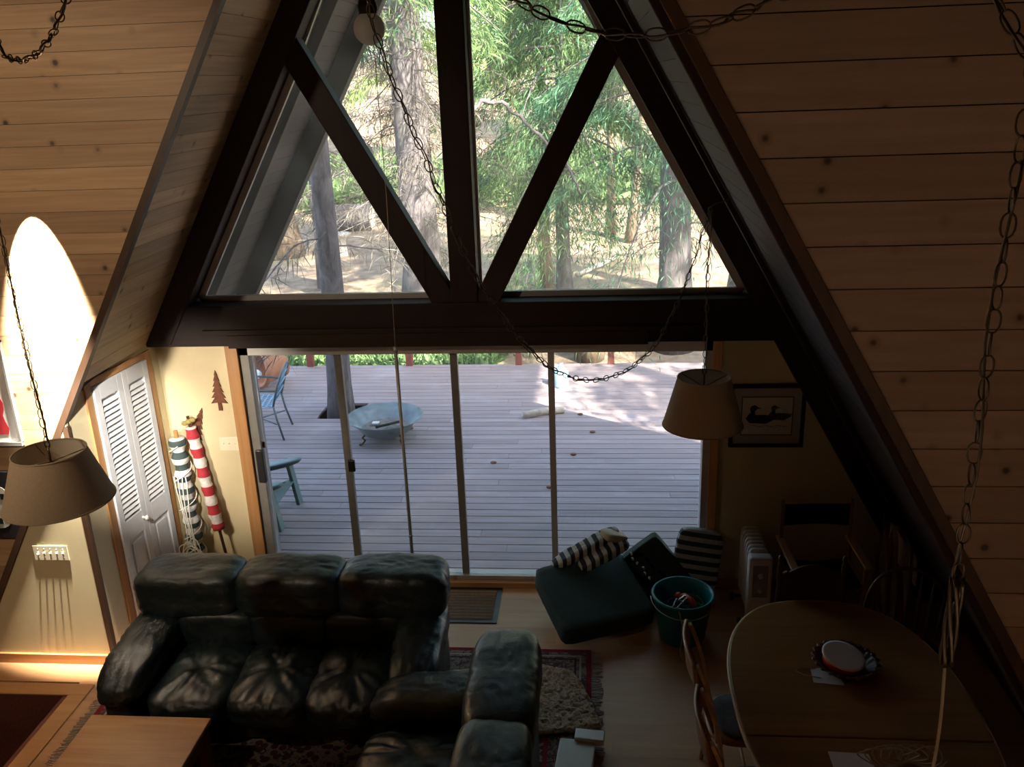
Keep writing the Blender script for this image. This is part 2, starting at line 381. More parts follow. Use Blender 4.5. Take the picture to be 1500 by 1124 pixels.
# gable end wall either side of the sliding door
DX0, DX1, DH = -2.71, 0.89, 2.08
b = MB(); b.prism([(-3.40, 0, 0), (DX0, 0, 0), (DX0, 0, 2.15), (-3.40, 0, 2.15)], (0, .12, 0)); b.prism([(DX1, 0, 0), (xr(0) - .01, 0, 0), (xr(2.13) - .01, 0, 2.13), (DX1, 0, 2.13)], (0, .12, 0))
struct(b.build('wall_gable', 'yellow'))
CW = Matrix.Translation((-3.36, 0, 0)) @ Matrix.Rotation(-.104, 4, 'Z')
def cw(o): o.matrix_basis = CW; return struct(o)
b = MB(); b.prism([(0, -1.09, 0), (0, 0, 0), (0, 0, 2.15), (0, -1.09, 2.15)], (-.1, 0, 0)); cw(b.build('wall_closet_side', 'yellow'))
b = MB(); b.prism([(xl(0) + .02, YL - .03, 0), (-3.475, YL - .03, 0), (-3.475, YL - .03, 1.92), (xl(1.92) + .01, YL - .03, 1.92)], (0, .028, 0)); struct(b.build('wall_closet_front', 'yellow'))
# trims of the left bay
b = MB(); b.prism([(xl(-.0) - .02, YL - .045, 0), (xl(0) + .03, YL - .045, 0), (xl(6.3) + .03, YL - .045, 6.3), (xl(6.3) - .02, YL - .045, 6.3)], (0, .06, 0)); struct(b.build('trim_2', 'darktrim'))
b = MB(); b.box(-3.50, -3.462, YL - .04, YL + .0, 0, 1.86); struct(b.build('trim_3', 'darktrim', bevel=.004))
b = MB(); b.box(-.02, .016, -1.09, 0, 2.135, 2.175); cw(b.build('trim_4', 'darktrim'))
b = MB(); b.box(-4.6, -3.50, YL - .05, YL - .031, 0, .08); struct(b.build('baseboard_left', 'orangex', bevel=.003))
# timber frame of the gable
b = MB(); b.box(xl(2.13), xr(2.13), -.14, .10, 2.11, 2.42); struct(b.build('beam_gable', 'dark', bevel=.006))
b = MB(); b.box(DX0 + .0, .4, -.165, -.14, 2.10, 2.2); b.box(-2.9, .9, -.16, -.14, 2.2, 2.24)
struct(b.build('trim_5', 'dark', bevel=.004))
hx = .20
for nm, fx, sg, z0, y0 in (('rafter_left', xl, 1, 2.13, -.15), ('rafter_right', xr, -1, .0, -.15)):
    b = MB(); b.prism([(fx(z0), y0, z0), (fx(z0) + sg * hx, y0, z0), (fx(ZA) + sg * hx, y0, ZA), (fx(ZA), y0, ZA)], (0, .25, 0)); struct(b.build(nm, 'darkz', bevel=.006))
b = MB(); y0 = YR
b.prism([(xr(0) - .01, y0, 0), (xr(0) - .07, y0, 0), (xr(6) - .07, y0, 6), (xr(6) - .01, y0, 6)], (0, .16, 0))
struct(b.build('rafter_valley', 'darkz', bevel=.008))
b = MB(); b.prism([(xr(0) - .01, -.55, 0), (xr(0) - .05, -.55, 0), (xr(6) - .05, -.55, 6), (xr(6) - .01, -.55, 6)], (0, .10, 0)); struct(b.build('rafter_inner', 'darkz', bevel=.006))
b = MB(); b.prism([(xr(0) + .03, YR - .035, 0), (xr(0) - .03, YR - .035, 0), (xr(6) - .03, YR - .035, 6), (xr(6) + .03, YR - .035, 6)], (0, .034, 0)); struct(b.build('trim_6', 'darktrim', bevel=.003))
PX = -.915
b = MB(); b.box(PX - .097, PX + .097, -.14, .10, 2.42, ZA); struct(b.build('post_gable', 'darkz', bevel=.006))
for nm, p, q in (('brace_left', (-2.0, -.02, 4.16), (-1.06, -.02, 2.42)), ('brace_right', (.125, -.02, 4.12), (-.76, -.02, 2.42))):
    b = MB(); p, q = Vector(p), Vector(q); d = (p - q).normalized(); b.bar(q - d * .05 + Vector((0, -.04, 0)), p + d * .1 + Vector((0, -.04, 0)), .17, .13, (0, 1, 0)); struct(b.build(nm, 'darkz', bevel=.006))
# gable glazing: four panes
def pane(nm, pts):
    y = .06; c = sum((Vector((p[0], 0, p[1])) for p in pts), Vector()) / len(pts)
    fr = MB()
    for i in range(len(pts)):
        a, q = pts[i], pts[(i + 1) % len(pts)]
        fr.bar((a[0], y - .01, a[1]), (q[0], y - .01, q[1]), .05, .035, (0, 1, 0))
    f = struct(fr.build(nm, 'alu')); g = MB(); g.prism([(p[0], y, p[1]) for p in pts], (0, .005, 0)); gl = g.build('pane', 'dusty', f); return f
gl = lambda z: xl(z) + .225
gr = lambda z: xr(z) - .225
def onbl(z): return -1.06 + (z - 2.42) * (-.94 / 1.74)
def onbr(z): return -.76 + (z - 2.42) * (.885 / 1.70)
zt = 4.16
pane('window_1', [(gl(2.435), 2.435), (onbl(2.435) , 2.435), (gl(4.1) , 4.1)])
pane('window_2', [(PX - .09, 2.43), (PX - .09, ZA - .3), (onbl(4.16), 4.16), (onbl(2.43), 2.43)])
pane('window_3', [(PX + .09, 2.43), (onbr(2.43), 2.43), (onbr(4.12), 4.12), (PX + .09, ZA - .3)])
pane('window_4', [(onbr(2.435), 2.435), (gr(2.435), 2.435), (gr(4.1), 4.1)])
# sliding door
d1 = struct(MB().box(DX0 + .01, DX0 + .085, -.02, .11, .03, DH - .0).build('door_1', 'bronze', bevel=.003))
b = MB(); b.box(DX1 - .06, DX1, -.02, .11, .03, DH); b.box(DX0, DX1, -.02, .11, 2.0, DH + .03); b.build('door_frame', 'alu', d1, bevel=.003)
b = MB(); b.box(DX0, DX1, -.05, .13, 0.0, .05); b.build('door_sill', 'orangex', d1, bevel=.004)
b = MB(); b.box(DX0, DX1, -.0, .11, .05, .085); b.build('door_track', 'alu', d1, bevel=.003)
mull = [at(509, 660, y=.03).x, at(672, 660, y=.03).x, at(810, 660, y=.03).x]
xs = [DX0 + .085] + mull + [DX1 - .06]
for i, mx in enumerate(mull):
    w = (.028, .028, .024)[i]; MB().box(mx - w, mx + w, .01 + .02 * (i % 2), .06 + .02 * (i % 2), .085, 2.0).build('door_stile', 'bronze' if i < 2 else 'alu', d1, bevel=.003)
for i in range(4):
    MB().box(xs[i] + .012, xs[i + 1] - .012, .035 + .01 * (i % 2), .04 + .01 * (i % 2), .085, 2.0).build('door_pane', 'glass', d1)
b = MB(); p = at(383, 683, y=-.03); b.box(p.x - .03, p.x + .03, -.05, .0, p.z - .14, p.z + .14); b.build('door_handle', 'black', d1, bevel=.006)
b = MB(); p = at(516, 682, y=0); b.box(p.x - .03, p.x + .025, -.02, .01, p.z - .05, p.z + .05); b.build('door_latch', 'black', d1, bevel=.008)
p = at(385, 651, y=.03); MB().box(p.x - .018, p.x + .018, .028, .034, p.z - .03, p.z + .02).build('sticker', 'rust', d1)
# honey trim round the door
b = MB(); b.box(DX0 - .085, DX0 + .012, -.05, 0, 0, 2.13); b.box(DX1 - .01, DX1 + .055, -.05, 0, 0, 2.11); struct(b.build('trim_7', 'orange', bevel=.004))
b = MB(); b.box(DX1 + .055, xr(0) - .1, -.02, 0, 0, .09); b.box(-3.40, DX0 - .09, -.02, 0, 0, .09); struct(b.build('baseboard_gable', 'orangex', bevel=.003))
yA, yB, zT = -.835, -.185, 2.035
b = MB(); b.box(-.005, .014, yA - .07, yA, 0, zT + .05); b.box(-.005, .014, yB, yB + .075, 0, zT + .05); b.box(-.005, .014, yA, yB, zT, zT + .05); cw(b.build('trim_8', 'orange', bevel=.003))
mid = (yA + yB) / 2
door2 = None
for i, (a, c) in enumerate(((yA + .004, mid - .002), (mid + .002, yB - .004))):
    b = MB(); st = .06
    b.box(0, .028, a, a + st, .01, zT - .006); b.box(0, .028, c - st, c, .01, zT - .006)
    for (z0, z1) in ((.01, .14), (.80, .96), (1.92, zT - .006)): b.box(0, .028, a + st, c - st, z0, z1)
    b.box(.0, .004, a + st, c - st, .96, 1.92)
    b.box(0, .014, a + st, c - st, .14, .80)
    b.box(.002, .024, a + st + .035, c - st - .035, .18, .76)
    if door2 is None: door2 = cw(b.build('door_2', 'white', bevel=.003))
    else: b.build('door_leaf', 'white', door2, bevel=.003)
    k = MB(); z = .985
    while z < 1.905:
        k.prism([(.004, a + st, z + .022), (.026, a + st, z), (.029, a + st, z + .004), (.007, a + st, z + .026)], (0, c - a - 2 * st, 0)); z += .040
    k.build('louvre_slats', 'white', door2)
b = MB(); b.lathe([(0, 0), (.012, 0), (.010, .02), (.019, .032), (.019, .042), (.010, .05), (0, .05)], 16, Tm(.028, mid - .06, .90) @ Rm(math.pi / 2, 'Y')); b.build('knob', 'white', door2, smooth=True)
# rest of the enclosure (loft, roof, far walls)
b = MB(); b.box(-6.1, -6.0, -9, YL, -2.2, 6.9); struct(b.build('wall_west', 'pine'))
b = MB(); b.box(5.0, 5.1, -9, YR, -.1, 6.9); struct(b.build('wall_east', 'pine'))
b = MB(); b.box(-6.1, 5.1, -9.1, -9.0, -.1, 6.9); struct(b.build('wall_back', 'pine'))
b = MB(); b.box(-6.1, 5.1, -9.1, .12, 6.85, 7.0); struct(b.build('ceiling', 'pine'))
b = MB(); b.prism([(-6.1, YR - 1, 7.0), (5.1, YR - 1, 7.0), (5.1, -6.0, 8.6), (-6.1, -6.0, 8.6)], (0, -.1, -.1)); b.prism([(-6.1, -9.2, 7.0), (5.1, -9.2, 7.0), (5.1, -6.0, 8.6), (-6.1, -6.0, 8.6)], (0, 0, -.1)); struct(b.build('roof_main', 'void'))
b = MB(); b.box(-6.0, 5.0, -9.0, -6.75, 2.2, 2.4); struct(b.build('floor_loft', 'floor'))
# eave: end rafters and purlins of the overhanging roof
for fx, sg in ((xl, 1), (xr, -1)):
    b = MB()
    for (ya, yb, h) in ((1.72, 1.86, .20), (.78, .86, .10)):
        b.prism([(fx(-.3), ya, -.3), (fx(-.3) + sg * h, ya, -.3), (fx(ZA) + sg * h, ya, ZA), (fx(ZA), ya, ZA)], (0, yb - ya, 0))
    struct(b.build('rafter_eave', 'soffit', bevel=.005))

# ------------------------------------------------------------------ leather seating
def wr(q, pos, amp=.012, f=6.0, sd=0.0, tuft=None):
    n1 = noise.noise(Vector((pos.x * f + sd, pos.y * f, pos.z * f))); n2 = noise.noise(Vector((pos.x * f * 2.6 + sd, pos.y * f * 2.6 + 9, pos.z * f * 2.6)))
    d = amp * (n1 * .8 - abs(n2) * 1.0)
    return pos + Vector(q).normalized() * d
def leather_set(root, W, ns, seed):
    hw = W / 2; aw = .29; iw = W - 2 * aw; sw = iw / ns; bw = (W + .02) / ns
    b = MB(); b.box(-hw + .05, hw - .05, -.30, .44, .03, .34); b.box(-hw + .06, hw - .06, .22, .47, .03, .80); b.build('base', 'leather', root, bevel=.03)
    for sx in (-1, 1):
        for sy in (-.24, .40): MB().box(sx * (hw - .16) - .04, sx * (hw - .16) + .04, sy - .04, sy + .04, 0, .05).build('foot', 'black', root)
    for i, sg in enumerate((-1, 1)):
        b = MB(); cx = sg * (hw - aw / 2)
        def side(q, pos): return wr(q, pos, .008, 5, seed + 40 + i)
        b.puff((cx + sg * .03, -.02, .30), (aw - .07, .86, .52), 8, 14, side)
        def pil(q, pos):
            t = (pos.y + .05) / .5                      # -1 front .. 1 back
            pos = pos + Vector((0, 0, .035 * t - .05 * max(0, -t - .55) * 2))
            pos.x += sg * .02 * (1 - t) * .5
            return wr(q, pos, .016, 7, seed + 3 * i)
        b.puff((cx, -.03, .545), (aw + .04, .96, .21), 3.6, 26, pil)
        b.build('arm', 'leather', root, smooth=True)
    for k in range(ns):
        cx = -iw / 2 + sw * (k + .5)
        def st(q, pos):
            rx, ry = (pos.x - cx) / (sw / 2), (pos.y + .13) / .37; rr = math.hypot(rx, ry + .1); th = math.atan2(ry + .1, rx)
            crown = .035 * max(0, 1 - rx * rx) * max(0, 1 - ry * ry)
            rad = .011 * math.sin(th * 9 + 2.2 * math.sin(th * 3 + k) + k * 2) * min(1, rr * 1.4) * max(0, 1.25 - rr) if q.z > .3 else 0
            pos = pos + Vector((0, 0, crown + rad - (.022 * math.exp(-rr * rr * 22) if q.z > 0 else 0)))
            return wr(q, pos, .012, 8, seed + 7 * k)
        b = MB(); b.puff((cx, -.13, .355), (sw + .045, .76, .20), 4.4, 36, st); b.build('seat_cushion', 'leather', root, smooth=True)
    for k in range(ns):
        cx = -iw / 2 + sw * (k + .5)
        b = MB(); b.puff((cx, .22, .54), (sw + .05, .26, .28), 4.5, 16, lambda q, pos: wr(q, pos, .010, 6, seed + 11 * k)); b.build('lumbar_cushion', 'leather', root, smooth=True)
    for k in range(ns):
        cx = -(W + .0) / 2 + W / ns * (k + .5)
        def bk(q, pos):
            t = (pos.z - .78) / .17
            pos = pos + Vector((0, -.05 * max(0, -t) * .3, .004 * (1 - (2 * (pos.x - cx) / bw) ** 2) + (.05 * t if q.z > .6 and q.y > 0 else 0) * 0))
            return wr(q, pos, .011, 6.5, seed + 5 * k + 2)
        b = MB(); b.puff((cx, .31, .775), (W / ns + (.045 if ns == 3 else .12), .40, .335), 4.6, 30, bk); b.build('back_cushion', 'leather', root, smooth=True)
so = thing('sofa', 'dark green leather three seat sofa with its back to the glass sliding door', 'sofa', (-2.0, -1.595, 0), .018)
leather_set(so, 2.06, 3, 1.0)
ls = thing('loveseat', 'dark green leather loveseat turned sideways at right angles to the sofa', 'sofa', (-.80, -2.72, 0), -math.pi / 2)
leather_set(ls, 1.52, 2, 31.0)

# ------------------------------------------------------------------ rugs, mats and small things on the floor
rg = thing('area_rug', 'red oriental rug with ivory border lying under the leather seating', 'rug', (-1.68, -2.06, 0))
b = MB(); b.box(-1.66, 1.66, -1.19, 1.19, .001, .012); b.build('rug_field', 'rug', rg)
b = MB()
for sx in (-1, 1):
    for k in range(260):
        y = -1.17 + 2.34 * k / 259; a = R_.uniform(-.03, .03); l_ = R_.uniform(.05, .085)
        b.tube([(sx * 1.655, y, .008), (sx * (1.66 + l_ * .5), y + a * .5, .006), (sx * (1.66 + l_), y + a, .004)], .0028, 4)
tag(b.build('fringe', 'fringe', rg), kind='stuff')
b = MB(); rr = [(-.42, -1.06), (-.25, -1.14), (-.10, -1.27), (.03, -1.66), (-.10, -1.80), (-.30, -1.80), (-.46, -1.76)]
def shg(u, v):
    # fan out from outline: bilinear on a quad
    p = (Vector((-.46, -1.06, 0)) * (1 - u) + Vector((-.16, -1.14, 0)) * u) * (1 - v) + (Vector((-.46, -1.80, 0)) * (1 - u) + Vector((.03, -1.70, 0)) * u) * v
    p.x += .03 * math.sin(v * 3.1) * u + .01 * noise.noise(p * 9); p.z = .030 + .014 * noise.noise(p * 45) + .008 * noise.noise(p * 11) + (.03 * max(0, u + v - 1.6))
    if u in (0, 1) or v in (0, 1): p.z -= .016
    return p
b.grid(shg, 60, 60); sh = b.build('shag_mat', 'shag', smooth=True)
sh.modifiers.new('thick', 'SOLIDIFY').thickness = .012
tag(sh, 'tan shaggy bath mat lying on the red rug behind the loveseat', 'mat')
wb = thing('storage_box', 'grey white flat box beside the tan shaggy mat', 'box', (-.12, -2.03, .012), -.10)
MB().box(-.11, .11, -.18, .17, 0, .06).build('box_body', 'ivory', wb, bevel=.006)
MB().box(-.02, .16, .15, .24, .045, .085, ).build('lid', 'white', wb, bevel=.005)
dm = thing('doormat', 'brown ribbed doormat with dark rubber edge at the sliding door', 'mat', (-1.09, -.30, 0))
MB().box(-.35, .35, -.25, .25, 0, .008).build('rubber_border', 'black', dm, bevel=.003)
b = MB(); b.grid(lambda u, v: Vector((-.31 + .62 * u, -.21 + .42 * v, .011 + .004 * abs(math.sin(v * 31.4)))), 4, 80); b.build('coir_field', 'matrib', dm)

# coffee table
ct = thing('coffee_table', 'golden oak coffee table in front of the sofa, lit by the lamp', 'table', (-2.63, -2.60, 0))
MB().box(-.37, .37, -.42, .42, .395, .425).build('table_top', 'oak', ct, bevel=.006)
b = MB(); b.box(-.33, .33, -.38, -.36, .28, .395); b.box(-.33, .33, .36, .38, .28, .395); b.box(-.34, -.32, -.37, .37, .28, .395); b.box(.32, .34, -.37, .37, .28, .395); b.build('apron', 'oaky', ct)
for sx in (-1, 1):
    for sy in (-1, 1): MB().box(sx * .325 - .03, sx * .325 + .03, sy * .37 - .03, sy * .37 + .03, .012, .395).build('leg', 'oaky', ct, bevel=.005)

# cushions by the door
def slab(name, label, mat, c, size, rot, cat='cushion', e=9, piping=None, n=16):
    m = Matrix.Translation(c) @ rot; b = MB(); b.puff((0, 0, 0), size, e, n, lambda q, p: wr(q, p, .006, 4, c[0] * 7))
    o = b.build(name, mat, smooth=True); o.matrix_basis = m; return tag(o, label, cat)
slab('floor_cushion', 'dark green cushion lying flat by the sliding door under the propped one', 'green', (.21, -.24, .075), (.66, .36, .145), Rm(.40, 'Z'))
slab('lounge_cushion', 'large thick dark green cushion propped sloping on the floor below the striped bundle', 'green', (-.005, -.485, .215), (.73, .66, .17), Rm(.42, 'Z') @ Rm(.27, 'X'), e=16)
slab('back_cushion_pad', 'dark green cushion tilted up on its corner against the glass', 'green', (.495, -.13, .245), (.36, .12, .50), Rm(-.10, 'X') @ Rm(-.67, 'Y'), e=14)
o = slab('striped_cushion', 'navy and white striped cushion leaning behind the teal bucket', 'stripe_navy', (.80, -.12, .30), (.36, .10, .56), Rm(-.12, 'X') @ Rm(.15, 'Y'), e=6)
sb = thing('striped_cushion_bundle', 'folded black and white striped cushions lying on top of the green cushions', 'cushion', (-.05, -.27, .405), .30)
for k, (dz, dy, L, sgn) in enumerate(((.06, .06, .60, 1), (.0, -.05, .42, 1))):
    b = MB(); b.puff((.03 + .10 * k, dy, dz), (L, .15, .09), 3.5, 20, lambda q, p: wr(q, p, .012, 9, k), m=Rm(-.42, 'Y')); b.build('folded_pad', 'stripe_bw', sb, smooth=True)
for k, (x, y, dx) in enumerate(((-.25, -.10, -.02), (.27, -.12, .12))):
    b = MB(); z0 = -.02 + .42 * x
    for j in range(7):
        p = Vector((x + dx * j / 6 + .012 * math.sin(j * 2.1), y - .035 * j, z0 - .025 * j + .02)); b.puff(p, (.022, .035, .02), 3, 4)
    b.build('tie', 'stripe_bw', sb, smooth=True)
slab('folded_blanket', 'small brown folded cloth behind the striped bundle', 'cordtan', (.16, -.20, .575), (.20, .15, .07), Rm(.5, 'Z') @ Rm(.35, 'Y'), cat='blanket', e=5)

bk = thing('bucket', 'teal plastic bucket filled with cords and tools on the floor', 'bucket', (.645, -.66, 0))
b = MB(); pr = [(0, .004), (.155, .0), (.165, .01), (.212, .345), (.226, .35), (.230, .362), (.222, .372), (.206, .366), (.198, .33), (.155, .03), (0, .022)]
b.lathe(pr, 40); b.build('pail', 'teal', bk, smooth=True)
b = MB(); b.tube([(.225 * math.cos(t), .225 * math.sin(t) - .0, .36 - .17 * math.sin(-(t))) for t in arc(math.pi, 2 * math.pi, 20)], .0045, 6) if False else b.tube([(.232 * math.cos(t), .232 * math.sin(t), .335 - .05 * math.sin(t - math.pi)) for t in arc(math.pi, 2 * math.pi, 20)], .004, 6); b.build('handle', 'ivory', bk, smooth=True)
def coil(c, r, n, rad, mat, name, label, cat, seed, sq=.6, parent=None):
    rr = random.Random(seed); pts = []
    for i in range(n * 14):
        a = i / 14 * 2 * math.pi; q = r * (.75 + .25 * math.sin(i * .37 + seed)); pts.append((c[0] + q * math.cos(a), c[1] + q * math.sin(a) * sq, c[2] + .012 * i / 14 + rr.uniform(-.004, .012) + .02 * math.sin(a * 2 + seed)))
    b = MB(); b.tube(pts, rad, 6); o = b.build(name, mat, parent, smooth=True)
    return tag(o, label, cat) if parent is None else o
coil((.66, -.66, .20), .13, 5, .006, 'black', 'extension_cord', 'black cords coiled inside the teal bucket', 'cord', 3, .8)
coil((.70, -.66, .265), .09, 4, .004, 'fern', 'garden_wire', 'green wire tangled in the teal bucket', 'wire', 5, .8)
b = MB(); b.tube([(.62, -.60, .28), (.66, -.64, .33), (.70, -.70, .33), (.72, -.74, .30)], .022, 10); b.ball((.62, -.60, .30), .03, 6); tag(b.build('hand_tool', 'redplastic', smooth=True), 'red handled tool in the teal bucket', 'tool')
b = MB(); b.bar((.58, -.70, .30), (.66, -.66, .34), .012, .02); b.bar((.60, -.76, .30), (.67, -.70, .345), .010, .02); b.tube([(.56, -.74, .29), (.59, -.78, .31), (.64, -.74, .34), (.60, -.68, .33), (.56, -.74, .29)], .006, 6); tag(b.build('metal_clamp', 'chrome', bevel=.002), 'shiny metal clamp lying on top in the teal bucket', 'clamp')
p0 = Vector((.585, -.855, .35))
b = MB(); b.tube([(.60, -.80, .33), (.59, -.86, .372), (.60, -.885, .34), (.62, -.89, .25), (.625, -.88, .14), (.61, -.89, .03), (.615, -.92, .008), (.62, -.97, .006)], .005, 6); tag(b.build('loose_rope', 'cordtan', smooth=True), 'thin pale cord hanging over the rim of the teal bucket', 'cord')

# radiator
ht = thing('oil_heater', 'white oil filled radiator standing against the yellow wall', 'heater', (1.20, -.36, 0))
for k in range(7):
    y = -.12 + .055 * k; b = MB(); b.puff((0, y, .355), (.15, .038, .56), 7, 10); b.build('fin', 'ivory', ht, smooth=True)
MB().box(-.085, .085, -.24, -.15, .08, .62).build('control_box', 'white', ht, bevel=.02)
b = MB(); b.box(-.055, .055, -.246, -.239, .30, .56); b.build('control_panel', plain('grey_panel', (.33, .31, .30), .5), ht, bevel=.004)
for z in (.36, .48):
    b = MB(); b.lathe([(0, 0), (.02, 0), (.017, .018), (0, .018)], 16, Tm(0, -.245, z) @ Rm(math.pi / 2, 'X')); b.build('dial', 'ivory', ht, smooth=True)
for y in (-.15, .20):
    b = MB(); b.tube([(-.12, y, .035), (.12, y, .035)], .012, 8); b.build('wheel_axle', 'black', ht)
    for x in (-.12, .12): MB().lathe([(0, -.012), (.032, -.012), (.032, .012), (0, .012)], 16, Tm(x, y, .032) @ Rm(math.pi / 2, 'Y')).build('wheel', 'black', ht)

# director's chair
dc = thing('director_chair', "folding director's chair with black canvas back and seat and oak arms", 'chair', (1.655, -.48, 0), .03)
b = MB(); b.grid(lambda u, v: Vector((-.25 + .5 * u, .205 + .03 * math.sin(math.pi * u), .715 + .175 * v - .012 * math.sin(math.pi * u) * v)), 16, 6); o = b.build('canvas_back', 'blackcanvas', dc, smooth=True); o.modifiers.new('t', 'SOLIDIFY').thickness = .006
b = MB(); b.grid(lambda u, v: Vector((-.23 + .46 * u, -.20 + .40 * v, .45 - .03 * math.sin(math.pi * u))), 16, 8); o = b.build('canvas_seat', 'blackcanvas', dc, smooth=True); o.modifiers.new('t', 'SOLIDIFY').thickness = .008
for sx in (-1, 1):
    MB().bar((sx * .25, .20, .62), (sx * .25, .215, .93), .025, .018, (0, 1, 0)).build('back_post', 'oakz', dc, bevel=.003)
    MB().box(sx * .255 - .028, sx * .255 + .028, -.25, .24, .60, .622).build('armrest', 'oakpale', dc, bevel=.006)
    b = MB()
    for y in (-.19, .17): b.box(sx * .25 - .012, sx * .25 + .012, y - .016, y + .016, .05, .60)
    b.box(sx * .25 - .012, sx * .25 + .012, -.21, .19, .43, .455); b.box(sx * .25 - .013, sx * .25 + .013, -.24, .22, 0, .05); b.build('side_frame', 'oakz', dc, bevel=.003)
for y in (-.17, .15):
    MB().bar((-.235, y, .06), (.235, y, .42), .02, .03, (0, 1, 0)).build('cross_leg', 'oakz', dc, bevel=.002); MB().bar((.235, y + .022, .06), (-.235, y + .022, .42), .02, .03, (0, 1, 0)).build('cross_leg', 'oakz', dc, bevel=.002)

# dining table
tb = thing('dining_table', 'long oval oak dining table with a seam across the middle', 'table', (1.37, -2.30, 0))
def oval(hx, hy, n=80, e=2.9):
    pts = []
    for i in range(n):
        t = 2 * math.pi * i / n; c, s = math.cos(t), math.sin(t); pts.append((hx * math.copysign(abs(c) ** (2 / e), c), hy * math.copysign(abs(s) ** (2 / e), s)))
    return pts
ov = oval(.62, .98, e=2.5)
def half(lo, hi, grow=0):
    out = []
    P = ov
    for i in range(len(P)):
        a, q = P[i], P[(i + 1) % len(P)]
        if lo <= a[1] <= hi: out.append(a)
        for lim in (lo, hi):
            if (a[1] - lim) * (q[1] - lim) < 0: f = (lim - a[1]) / (q[1] - a[1]); out.append((a[0] + (q[0] - a[0]) * f, lim))
    return out
for lo, hi, nm in ((-.268, 2, 'table_top'), (-2, -.272, 'table_leaf')):
    MB().prism([(p[0], p[1], .715) for p in half(lo, hi)], (0, 0, .025)).build(nm, 'oaky', tb, bevel=.008)
b = MB(); b.tube([(p[0] * 1.001, p[1] * 1.001, .7275) for p in ov], .0105, 8, closed=True); b.build('edge_band', 'oakpale', tb, smooth=True)
b = MB(); b.box(-.42, .42, -.70, -.68, .62, .715); b.box(-.42, .42, .66, .68, .62, .715); b.box(-.43, -.41, -.70, .68, .62, .715); b.box(.41, .43, -.70, .68, .62, .715); b.build('apron', 'oaky', tb)
for sx in (-1, 1):
    for sy in (-.63, .61):
        MB().lathe([(0, 0), (.022, 0), (.03, .06), (.022, .12), (.04, .34), (.03, .40), (.042, .44), (.042, .715), (0, .715)], 16, Tm(sx * .36, sy, 0)).build('leg', 'oaky', tb, smooth=True)
# fruit basket, paper plate, ribbon spool, papers, wire on the table
TZ = .741
fb = thing('fluted_basket', 'dark fluted round basket on the dining table holding a white disc', 'basket', (1.40, -2.01, TZ))
b = MB(); b.lathe([(0, 0), (.10, 0), (.13, .02), (.165, .055), (.178, .062), (.172, .068), (.155, .055), (.12, .025), (.09, .012), (0, .010)], 88, wob=lambda a, z: 1 + (.05 * math.cos(a * 22) if z > .03 else 0)); b.build('basket_bowl', 'mahog', fb, smooth=True)
b = MB()
for k in range(22):
    a = 2 * math.pi * k / 22; b.puff((.170 * math.cos(a), .170 * math.sin(a), .062), (.030, .030, .012), 2.5, 5)
b.build('scalloped_rim', 'mahog', fb, smooth=True)
sp = thing('ribbon_spool', 'white round spool with bright red side lying in the fluted basket', 'spool', (1.375, -2.01, TZ + .02)); sp.rotation_euler = (.12, .14, 0)
b = MB(); b.lathe([(0, .066), (.10, .066), (.118, .068), (.118, .074), (.105, .076), (.08, .073), (0, .073)], 40); b.build('top_disc', 'paper', sp, smooth=True)
b = MB(); b.lathe([(0, .012), (.095, .012), (.104, .016), (.104, .064), (0, .064)], 40); b.build('red_core', 'redplastic', sp, smooth=True)
p = MB().prism([(1.20, -2.14, TZ), (1.36, -2.16, TZ), (1.35, -2.02, TZ), (1.21, -2.01, TZ)], (0, 0, .002)).build('paper_napkin', 'paper'); tag(p, 'white square of paper partly under the fluted basket', 'paper')
q = at(1215, 1108, z=TZ); p = MB().prism([(q.x, q.y + .03, TZ), (q.x + .19, q.y + .02, TZ), (q.x + .2, q.y - .14, TZ), (q.x - .0, q.y - .14, TZ)], (0, 0, .003)).build('paper_sheet', 'paper'); tag(p, 'white paper at the near end of the dining table', 'paper')
b = MB(); q = at(1165, 985, z=TZ); b.tube([(q.x + .13, q.y - .05, TZ + .004), (q.x + .05, q.y - .035, TZ + .006), (q.x, q.y, TZ + .008), (q.x + .02, q.y + .03, TZ + .006), (q.x + .12, q.y + .035, TZ + .004)], .0025, 6); tag(b.build('loose_wire', 'cordtan', smooth=True), 'thin pale wire looping from the basket on the dining table', 'wire')
pts = []; q = at(1310, 1118, z=TZ)
for i in range(7 * 16):
    a = i / 16 * 2 * math.pi; k = i / 16; pts.append((q.x - .10 + .035 * k + .10 * math.cos(a), q.y - .02 + .02 * math.sin(a * 2 + k), TZ + .06 + .055 * math.sin(a)))
b = MB(); b.tube(pts, .0038, 6); tag(b.build('cable_coil', 'cordtan', smooth=True), 'loose coil of pale lamp cord at the near end of the dining table', 'cord')

